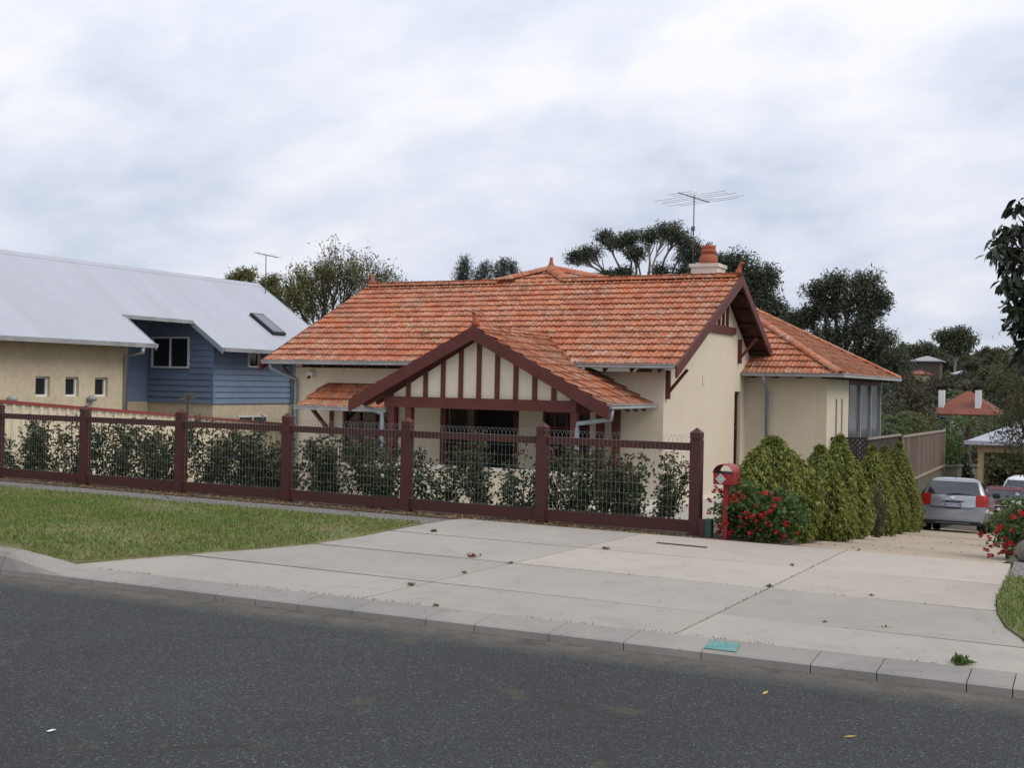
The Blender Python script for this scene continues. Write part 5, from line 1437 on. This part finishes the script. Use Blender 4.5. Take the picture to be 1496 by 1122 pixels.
# ================================================================ TREES
def tree(name, label, base, clumps, leaf_m, bark_m, seed, trunk_r=.25, fork=.45, n_per=1400, ln=.28, wd_=.07, bunch=.30, up=-.25, group=None, twig=.02, bun_n=26, limbs=True, cat='tree', fill=.35):
    """clumps: list of (centre Vector, (rx, ry, rz)); limbs run from the fork to each clump, leaves sit in bunches"""
    rg = np.random.default_rng(seed); base = Vector(base)
    root = thing(name, label, cat, base, group)
    cmid = sum((c for c, r_ in clumps), Vector()) / len(clumps)
    zlow = min(c.z - r_[2] for c, r_ in clumps)
    fk = Vector((base.x * .6 + cmid.x * .4, base.y, base.z + (zlow - base.z) * .75 + .0))
    fk = base.lerp(Vector((cmid.x * .35 + base.x * .65, cmid.y, zlow)), .72) if zlow > base.z + 1 else base + Vector((0, 0, .6))
    mb = MB()
    j = lambda s_: Vector(tuple(rg.normal(size=3) * s_))
    mb.tube([base - Vector((0, 0, .3)), base.lerp(fk, .4) + j(.08), base.lerp(fk, .75) + j(.1), fk], [trunk_r * 1.15, trunk_r, trunk_r * .85, trunk_r * .75], 9, False)
    cen, dr = [], []
    for c, r_ in clumps:
        r_ = np.array(r_); L = (c - fk).length
        m1 = fk.lerp(c, .35) + Vector((0, 0, L * .08)) + j(L * .04); m2 = fk.lerp(c, .7) + Vector((0, 0, L * .05)) + j(L * .04)
        tr = trunk_r * .55
        mb.tube([fk, m1, m2, c], [tr, tr * .7, tr * .45, tr * .22], 6, False)
        nb_ = bun_n
        dd = unit(rg.normal(size=(nb_, 3))); q = dd * rg.uniform(fill, 1, nb_)[:, None] * r_
        for p in q:
            e = c + Vector(tuple(p)); s0 = m2.lerp(c, rg.uniform(.2, 1)); 
            mb.tube([s0, s0.lerp(e, .5) + j(.06 * L ** .5) + Vector((0, 0, .05)), e], [tr * .25 + .004, tr * .15 + .003, twig * .3], 4, False)
        nl = n_per
        idx = rg.integers(0, nb_, nl)
        cen.append(np.array(c) + q[idx] + np.clip(rg.normal(size=(nl, 3)), -1.5, 1.5) * bunch)
        dr.append(rg.normal(size=(nl, 3)) * .75 + np.array([0, 0, up]))
    mb.build('trunk', bark_m, root, recalc=False)
    P = np.concatenate(cen) - np.array(base); D = np.concatenate(dr)
    link('crown', leaf_mesh('crown', P, D, ln, wd_, rg), leaf_m, root)
    return root
def clump_px(lst, Y, ry=1.0):
    out = []
    for x, y, rx, rz in lst:
        c = at(x, y, Y); dep = -math.sin(YAW) * c.x + math.cos(YAW) * c.y; k = dep / FOC
        out.append((c + Vector((0, random.uniform(-.5, .5) * ry, 0)), (rx * k, rx * k * ry, rz * k)))
    return out
def gbase(px, Y):
    p = at(px, 560, Y); return (p.x, Y, ground(p.x, Y))
# open eucalypt behind the ridge
Y = 64
tree('gum_tree', 'open crowned gum tree with pale limbs rising behind the tiled ridge', gbase(950, Y),
     clump_px([(845, 376, 18, 8), (866, 370, 16, 7), (882, 346, 13, 8), (905, 354, 22, 11), (918, 350, 14, 12), (948, 345, 22, 11), (975, 338, 26, 12), (990, 342, 18, 14), (932, 370, 16, 9), (1003, 355, 18, 12), (890, 404, 18, 8), (915, 400, 14, 7), (965, 398, 18, 10), (1005, 375, 22, 14), (1025, 368, 22, 16), (1000, 400, 20, 10)], Y, .8),
     M['gum'], M['palebark'], 101, trunk_r=.28, n_per=1000, ln=.24, wd_=.06, bunch=.20, bun_n=24, fill=.2)
tree('gum_tree', 'dense dark gum tree behind the gable end of the tiled house', gbase(1085, 58),
     clump_px([(1050, 385, 22, 14), (1075, 385, 24, 20), (1100, 405, 28, 22), (1122, 410, 18, 20), (1085, 435, 35, 25), (1120, 445, 24, 20), (1060, 420, 26, 22), (1135, 455, 16, 12)], 58, .8),
     M['gum'], M['palebark'], 102, trunk_r=.3, n_per=1500, ln=.24, wd_=.065, bunch=.24, bun_n=30, fill=.2)
tree('gum_tree', 'big rounded dark gum tree above the house wing roof', gbase(1230, 56),
     clump_px([(1200, 425, 22, 14), (1225, 415, 24, 14), (1262, 412, 26, 14), (1285, 435, 16, 14), (1240, 440, 36, 18), (1205, 450, 24, 18), (1270, 455, 24, 18), (1180, 462, 20, 14), (1160, 470, 18, 14), (1255, 480, 34, 16), (1220, 490, 36, 20), (1290, 500, 22, 18), (1190, 500, 34, 24), (1260, 515, 42, 20), (1305, 530, 26, 20)], 56, .8),
     M['gum'], M['bark'], 103, trunk_r=.35, n_per=1500, ln=.22, wd_=.06, bunch=.22, bun_n=30, fill=.2)
# casuarina tops over the ridge
for k, (x, yt, r_) in enumerate(((678, 382, 15), (706, 388, 12), (730, 382, 16), (752, 388, 12))):
    Yk = 50 + k
    tree('she_oak', ['pointed dark she oak standing alone behind the roof ridge', 'shortest she oak beside the pointed one behind the ridge', 'tallest she oak of the clump behind the roof ridge', 'bushy she oak at the right of the clump behind the ridge'][k], gbase(x, Yk),
         clump_px([(x, yt + 4, r_ * .35, 9), (x - r_ * .4, yt + 20, r_ * .6, 14), (x + r_ * .4, yt + 22, r_ * .6, 14), (x, yt + 40, r_, 18)], Yk, 1), M['casu'], M['bark'], 110 + k, trunk_r=.15, n_per=420, ln=.26, wd_=.03, bunch=.16, up=.5, bun_n=14)
# half bare jacaranda behind the neighbour
def bare_tree(name, label, base, top, half, spread, seed, leaf_n, leaf_m, levels=5, trunk_r=.22):
    rg = np.random.default_rng(seed); rr = random.Random(seed); base = Vector(base)
    root = thing(name, label, 'tree', base); mb = MB(); tips = []
    H_ = top - base.z
    def grow(p, d, L, r_, lv):
        q = p + d * L + Vector((rr.uniform(-1, 1), rr.uniform(-1, 1), 0)) * L * .10
        m_ = p.lerp(q, .5) + Vector((rr.uniform(-1, 1), rr.uniform(-1, 1), rr.uniform(-1, 1))) * L * .06
        mb.tube([p, m_, q], [r_, r_ * .85, r_ * .68], 6 if lv < 3 else 4, False)
        if lv >= 3: tips.append((q, lv)); tips.append((m_, lv))
        if lv == levels + 1: return
        n_ = 3 if lv < 4 else 2
        for k in range(n_ + (1 if rr.random() < .3 else 0)):
            a = rr.uniform(0, 6.28); sp_ = rr.uniform(.35, .8) * spread
            nd = (d + Vector((math.cos(a) * sp_, math.sin(a) * sp_, rr.uniform(-.05, .35)))).normalized()
            grow(q, nd, L * rr.uniform(.62, .84), r_ * .6, lv + 1)
    grow(base - Vector((0, 0, .2)), Vector((0, 0, 1)), H_ * .24, trunk_r, 0)
    A_ = np.array(mb.v); zmax = A_[:, 2].max(); kz_ = H_ / (zmax - base.z); kx_ = half / np.percentile(np.abs(A_[:, 0] - base.x), 98)
    fx = lambda p: Vector((base.x + (p[0] - base.x) * kx_, base.y + (p[1] - base.y) * kx_, base.z + (p[2] - base.z) * kz_))
    mb.v = [tuple(fx(p)) for p in mb.v]; tips = [(fx(q), lv) for q, lv in tips]
    mb.build('trunk', M['bark'], root, recalc=False)
    low = [q for q, lv in tips]
    idx = rg.integers(0, len(low), leaf_n)
    P = np.array([tuple(low[i]) for i in idx])
    keep = rg.uniform(0, 1, leaf_n) < np.clip(1.55 - (P[:, 2] - base.z) / H_ * 1.45, .07, 1)
    P = P[keep] + rg.normal(size=(keep.sum(), 3)) * .22 - np.array(base)
    link('crown', leaf_mesh('crown', P, rg.normal(size=(len(P), 3)) + np.array([0, 0, -.2]), .20, .06, rg), leaf_m, root)
    return root
bare_tree('jacaranda_tree', 'half bare spreading tree with fine twigs and yellow green leaves behind the white roof', gbase(470, 47), at(478, 350, 47).z, 3.5, .95, 5, 26000, M['jac'], 5, .26)
bare_tree('jacaranda_tree', 'smaller bare twiggy tree showing just above the left end of the tiled ridge', gbase(560, 56), at(575, 384, 56).z, 2.4, .9, 8, 900, M['jac'], 4, .18)
tree('olive_tree', 'low rounded yellow green tree behind the end of the white metal roof', gbase(365, 50), clump_px([(345, 408, 18, 7), (368, 402, 22, 8), (392, 412, 18, 10), (372, 425, 30, 12), (405, 425, 18, 12)], 50, .8), M['jac'], M['bark'], 120, trunk_r=.2, n_per=800, ln=.2, wd_=.07, bunch=.16)
# garden and gully vegetation to the right
def bush_px(name, label, px, py, rx, rz, Y, m, seed, n=2600, ln=.2, wd_=.08, cat='bush', grp=None, up=.1):
    c = at(px, py, Y); k = (-math.sin(YAW) * c.x + math.cos(YAW) * c.y) / FOC
    g = ground(c.x, Y); top = c.z + rz * k; R3 = max((top - g) / 2, .4)
    return leafy(name, label, cat, (c.x, Y, g), (rx * k, rx * k, R3), n, ln, wd_, m, seed, group=grp, clusters=90, spread=.14, up=up, shell=.3)
bush_px('paperbark_tree', 'brownish dense tree behind the rear eave of the house wing', 1330, 575, 34, 40, 62, M['brownleaf'], 201, 7000, .24, .09, 'tree')
bush_px('shade_tree', 'dark tree below the big rounded gum behind the wing roof', 1262, 560, 52, 30, 60, M['gum'], 202, 8000, .24, .08, 'tree')
bush_px('brown_shrub', 'brown green shrub rising over the lattice beside the wing', 1312, 615, 26, 25, 50, M['olive'], 203, 3600, .18, .06)
bush_px('pale_shrub', 'pale green shrub above the brown paling fence', 1350, 620, 26, 18, 56, M['jac'], 204, 4000, .18, .06)
bush_px('fresh_shrub', 'bright green shrub beyond the far end of the paling fence', 1392, 630, 22, 16, 54, M['freshleaf'], 205, 3600, .16, .07)
bush_px('gully_shrub', 'olive shrub below the red roofed house across the gully', 1420, 632, 26, 16, 66, M['olive'], 206, 3600, .2, .08)
bush_px('gully_shrub', 'dark shrub left of the carport roof', 1398, 655, 18, 10, 60, M['gum'], 207, 2600, .2, .08)
bush_px('dark_shrub', 'dark shrub under the carport beside its timber post', 1412, 680, 16, 10, 47, M['darkleaf'], 208, 2200, .16, .07)
def palm(px, py, Y, seed, label, n=16, L=1.1):
    c = at(px, py, Y); g = ground(c.x, Y); t_ = thing('palm', label, 'palm', (c.x, Y, g)); rg = random.Random(seed); q = np.random.default_rng(seed)
    MB().tube([(c.x, Y, g - .1), (c.x + .05, Y, (g + c.z) / 2), (c.x, Y, c.z)], [.14, .11, .1], 8).build('trunk', M['bark'], t_, smooth=True)
    for k in range(n):
        a = 6.283 * k / n + rg.uniform(-.2, .2); el = rg.uniform(.1, 1.1); P = []; D = []
        ax = Vector((math.cos(a), math.sin(a), 0)); sd = Vector((-ax.y, ax.x, 0))
        for i in range(22):
            f = i / 21; p = ax * (L * f * math.cos(el * .7)) + Vector((0, 0, c.z - g + L * (math.sin(el) * f - .75 * f * f)))
            for s_ in (-1, 1):
                P.append(tuple(p)); D.append(tuple(ax * .6 + sd * s_ + Vector((0, 0, -.35))))
        link('frond', leaf_mesh('frond', np.array(P), np.array(D), .26 * L, .03 * L, q), M['freshleaf'] if k % 3 else M['olive'], t_)
    return t_
palm(1305, 612, 44, 3, 'palm with arching fronds showing above the lattice by the wing', 16, 1.35)
palm(1283, 625, 36, 4, 'small drooping palm in front of the screened veranda', 12, .8)
palm(1415, 618, 58, 6, 'palm with long fronds in front of the red roofed house', 14, 1.7)
# right hand garden: olive shrub and the dark leaved tree hanging into view
leafy('bottlebrush_shrub', 'tall olive shrub with brown tips beside the dark leaved tree', 'shrub', (at(1500, 600, 24).x + .32, 24, gz(24)), (1.05, 1.0, 1.5), 13000, .10, .022, M['olive'], 210, clusters=170, spread=.12, up=.7, shell=.25, lift=1.15)
leafy('dense_shrub', 'very dark dense shrub beside the carport behind the flowering bush', 'shrub', (at(1500, 650, 19).x + .5, 19, gz(19)), (.34, .6, .80), 6000, .09, .035, M['darkleaf'], 211, clusters=90, spread=.13, up=.2)
def big_leaf_mesh(name, cen, dirs, length, width, rg):
    n = len(cen); d = unit(np.asarray(dirs, float)); s = unit(np.cross(d, rg.normal(size=(n, 3)))); u = np.cross(s, d)
    L = (length * rg.uniform(.7, 1.2, n))[:, None]; W = (width * rg.uniform(.8, 1.15, n))[:, None]; V = []
    for f, w_, b_ in ((0, .06, 0), (.22, .72, .05), (.5, 1, .06), (.78, .62, 0), (1, .04, -.10)):
        c = cen + d * L * f + u * L * b_ - np.array([0, 0, 1]) * L * .16 * f * f
        V += [c + s * W * w_ * .5 - u * W * .1, c - s * W * w_ * .5 - u * W * .1]
    v = np.stack(V, 1).reshape(-1, 3); q = []
    base_ = np.arange(n)[:, None] * 10
    q = np.concatenate([base_ + np.array([2 * i, 2 * i + 1, 2 * i + 3, 2 * i + 2]) for i in range(4)])
    return np_mesh(name, v, q)
def big_leaf_tree():
    Y = 14.2; b = Vector((at(1496, 700, Y).x + 1.25, Y, gz(Y)))
    root = thing('loquat_tree', 'tree with large dark drooping leaves leaning in over the driveway side', 'tree', b)
    rg = np.random.default_rng(5); mb = MB()
    fk = b + Vector((-.1, 0, 1.8)); mb.tube([b - Vector((0, 0, .2)), b + Vector((.05, 0, .9)), fk], [.11, .09, .08], 8, False)
    spots = [(1489, 300), (1488, 340), (1472, 335), (1462, 352), (1455, 365), (1478, 365), (1490, 385), (1468, 385), (1482, 400), (1474, 412), (1490, 420), (1483, 440), (1493, 455), (1478, 455), (1490, 480), (1484, 470), (1496, 500), (1498, 520), (1515, 290), (1530, 340), (1510, 380), (1525, 420), (1510, 460), (1540, 300), (1550, 400), (1530, 490), (1512, 520), (1505, 330), (1500, 360), (1503, 400), (1500, 440), (1560, 350), (1580, 420), (1600, 320), (1590, 480)]
    P, D = [], []
    for x, y in spots:
        e = at(x, y, Y + rg.uniform(-.35, .35)); m_ = fk.lerp(e, .55) + Vector((.1, 0, .25))
        mb.tube([fk, m_, e + Vector((.05, 0, .05)), e], [.03, .016, .008, .004], 5, False)
        for _ in range(26):
            a = rg.uniform(0, 6.28); P.append(tuple(e + Vector(tuple(rg.normal(size=3) * .05)))); D.append((math.cos(a) * .55, math.sin(a) * .55, rg.uniform(-1.1, .15)))
    mb.build('trunk', M['bark'], root, recalc=False)
    P = np.array(P) - np.array(b)
    link('crown', big_leaf_mesh('crown', P, np.array(D), .155, .062, rg), M['darkleaf'], root)
big_leaf_tree()

# ================================================================ FAR SIDE OF THE GULLY
def far_house(name, label, px, py_eave, Y, wd_, dp, pitch, roof_m, wall_m, chim=(), nwin=3):
    c = at(px, py_eave, Y); g = ground(c.x, Y) - 2; t_ = thing(name, label, 'house', (c.x, Y, g))
    x0, x1, y0, y1, z = c.x - wd_ / 2, c.x + wd_ / 2, Y, Y + dp, c.z
    MB().box(x0 + .5, x1 - .5, y0 + .5, y1 - .5, g, z).build('wall', wall_m, t_)
    h = min(wd_, dp) / 2 * pitch; i = min(wd_, dp) / 2
    a, b = (x0 + i, Y + dp / 2, z + h), (x1 - i, Y + dp / 2, z + h)
    if abs(a[0] - b[0]) < .1: a = (a[0] - .2, a[1], a[2]); b = (b[0] + .2, b[1], b[2])
    MB().add([(x0, y0, z), (x1, y0, z), (x1, y1, z), (x0, y1, z), a, b, (x0, y0, z - .15), (x1, y0, z - .15), (x1, y1, z - .15), (x0, y1, z - .15)],
             [(0, 1, 5, 4), (1, 2, 5), (2, 3, 4, 5), (3, 0, 4), (0, 6, 7, 1), (1, 7, 8, 2), (2, 8, 9, 3), (3, 9, 6, 0), (6, 9, 8, 7)]).build('roof', roof_m, t_)
    for cx_c, top in chim:
        cc = at(cx_c, 590, Y); zt_ = at(cx_c, top, Y).z
        ch = MB().box(cc.x - .3, cc.x + .3, Y + 1.2, Y + 2.2, z, zt_).build('chimney', M['white_frame'], t_)
        MB().box(cc.x - .2, cc.x + .2, Y + 1.35, Y + 2.05, zt_, zt_ + .12).build('chimney_top', M['black'], ch)
    for k in range(nwin):
        xx = x0 + wd_ * (.25 + .25 * k)
        wn = MB().box(xx - .5, xx + .5, y0 + .44, y0 + .5, z - 1.6, z - .4).build('window', M['glass'], t_)
        MB().box(xx - .58, xx + .58, y0 + .47, y0 + .49, z - 1.7, z - .3).build('frame', M['white_frame'], wn)
    return t_
farred = mk('far_red_tiles', (.21, .065, .04), .85, nscale=.8, col2=(.15, .05, .034), bump=.6, bscale=6)
far_house('far_house', 'red tiled hip roof house with two white chimneys across the gully', 1408, 605, 135, 7.8, 9.5, .66, farred, M['white_frame'], ((1373, 570), (1427, 570)))
far_house('far_house', 'small house with grey roof high on the wooded hillside', 1352, 527, 205, 5.5, 5, .35, mk('far_grey_roof', (.30, .30, .30), .6), mk('far_brown_wall', (.10, .08, .065), .9), nwin=0)
far_house('far_house', 'half hidden house with orange roof just below the grey roofed one', 1340, 546, 198, 4.0, 4, .3, mk('far_orange_roof', (.30, .10, .05), .8), M['sand'], nwin=0)
far_house('far_house', 'pale roof glimpsed among the trees above the red roofed house', 1403, 546, 190, 3.2, 3, .35, M['whiteroof'], M['sand'], nwin=0)
far_house('far_house', 'sliver of red roof behind the pale shrubs near the paling fence', 1326, 612, 90, 2.2, 3, .55, farred, M['sand'], nwin=0)
# hillside trees: a few kinds, copied, each its own thing
kinds = []
KL = ['dark gum', 'olive green', 'brownish', 'light green gum']
for k, (m, lb) in enumerate(((M['gum'], 'dark gum'), (M['olive'], 'olive green'), (M['brownleaf'], 'brownish'), (M['gum_light'], 'light green gum'))):
    t_ = tree('hill_tree', '%s tree on the wooded hillside across the gully' % lb, (0, 0, 0), [(Vector((-1.6, 0, 5.0)), (1.7, 1.5, 1.3)), (Vector((1.5, .4, 5.3)), (1.8, 1.5, 1.4)), (Vector((.1, -.3, 6.6)), (1.8, 1.6, 1.2)), (Vector((-.6, .5, 3.6)), (2.2, 1.8, 1.3)), (Vector((1.2, -.4, 3.4)), (2.0, 1.8, 1.3)), (Vector((.2, 0, 2.0)), (2.2, 2.0, 1.2))],
              m, M['palebark'], 300 + k, trunk_r=.22, n_per=700, ln=.55, wd_=.26, bunch=.35, bun_n=14)
    kinds.append(t_)
used = [False] * 4
rh = random.Random(12)
spots = []
for Y, n, x0, x1, pyt in ((88, 11, 1270, 1530, 610), (105, 11, 1290, 1540, 606), (125, 10, 1300, 1370, 585), (128, 6, 1455, 1540, 580), (150, 12, 1290, 1540, 575), (170, 14, 1290, 1540, 556), (188, 14, 1290, 1545, 540), (215, 14, 1285, 1545, 527), (240, 14, 1280, 1550, 517), (265, 14, 1280, 1550, 510)):
    for i in range(n):
        spots.append((x0 + (x1 - x0) * (i + rh.uniform(-.4, .4)) / max(n - 1, 1), pyt + rh.uniform(-8, 10), Y + rh.uniform(-6, 6)))
for i, (px, pyt, Y) in enumerate(spots):
    if 1340 < px < 1480 and Y < 134 and pyt < 618: pyt = 624 + rh.uniform(0, 10)
    if 1335 < px < 1372 and 140 < Y < 200 and pyt < 550: pyt = 552 + rh.uniform(0, 6)
    if 1392 < px < 1416 and 140 < Y < 186 and pyt < 552: pyt = 553
    k = rh.choice((0, 0, 1, 1, 2, 3)); p = at(px, pyt, Y); g = ground(p.x, Y) - .6
    h = max(p.z - g, 2.2)
    o = kinds[k] if not used[k] else copy_tree(kinds[k]); used[k] = True
    s_ = h / 7.6; o.location = (p.x, Y, g); wq = max(s_, .55) * rh.uniform(.85, 1.2); o.scale = (wq, wq, s_); o.rotation_euler.z = rh.uniform(0, 6)
    where = 'in the gully below the red roofed house' if Y < 133 else 'on the skyline ridge across the gully' if Y > 204 else 'on the wooded slope behind the red roofed house'
    tag(o, KL[k] + ' tree ' + where, 'tree', KL[k] + ' trees ' + where)
for k in range(4):
    if not used[k]:
        for ch in list(kinds[k].children): bpy.data.objects.remove(ch)
        bpy.data.objects.remove(kinds[k])
# two pale-limbed gums on the skyline
tree('gum_tree', 'pale limbed gum with spreading light green crown on the far skyline', gbase(1395, 200), clump_px([(1380, 490, 16, 7), (1400, 488, 16, 8), (1415, 498, 14, 9), (1385, 503, 14, 8), (1405, 507, 16, 8)], 200, .8), M['gum_light'], M['palebark'], 401, trunk_r=.26, n_per=900, ln=.6, wd_=.2, bunch=.5)
tree('gum_tree', 'flat topped pale gum left of the grey roofed house on the skyline', gbase(1345, 215), clump_px([(1332, 512, 12, 6), (1350, 508, 14, 6), (1360, 514, 10, 6), (1342, 520, 16, 6)], 215, .8), M['gum_light'], M['palebark'], 402, trunk_r=.26, n_per=700, ln=.6, wd_=.2, bunch=.5)
# far wood behind everything, one mass down to the horizon
rg = np.random.default_rng(91); P = []
for _ in range(2600):
    Y = rg.uniform(270, 700); px = rg.uniform(-200, 1700); q = at(px, 540, Y); P.append((q.x, Y, ground(q.x, Y)))
P = np.array(P); n = 26
cen = np.repeat(P, n, axis=0) + rg.normal(size=(len(P) * n, 3)) * np.array([2.4, 2.4, 1.3]) + np.array([0, 0, 2.2])
tag(link('far_wood', leaf_mesh('far_wood', cen, rg.normal(size=(len(cen), 3)), 2.2, 1.2, rg), M['gum']), 'distant dark wood covering the far hills', 'wood', kind='stuff')
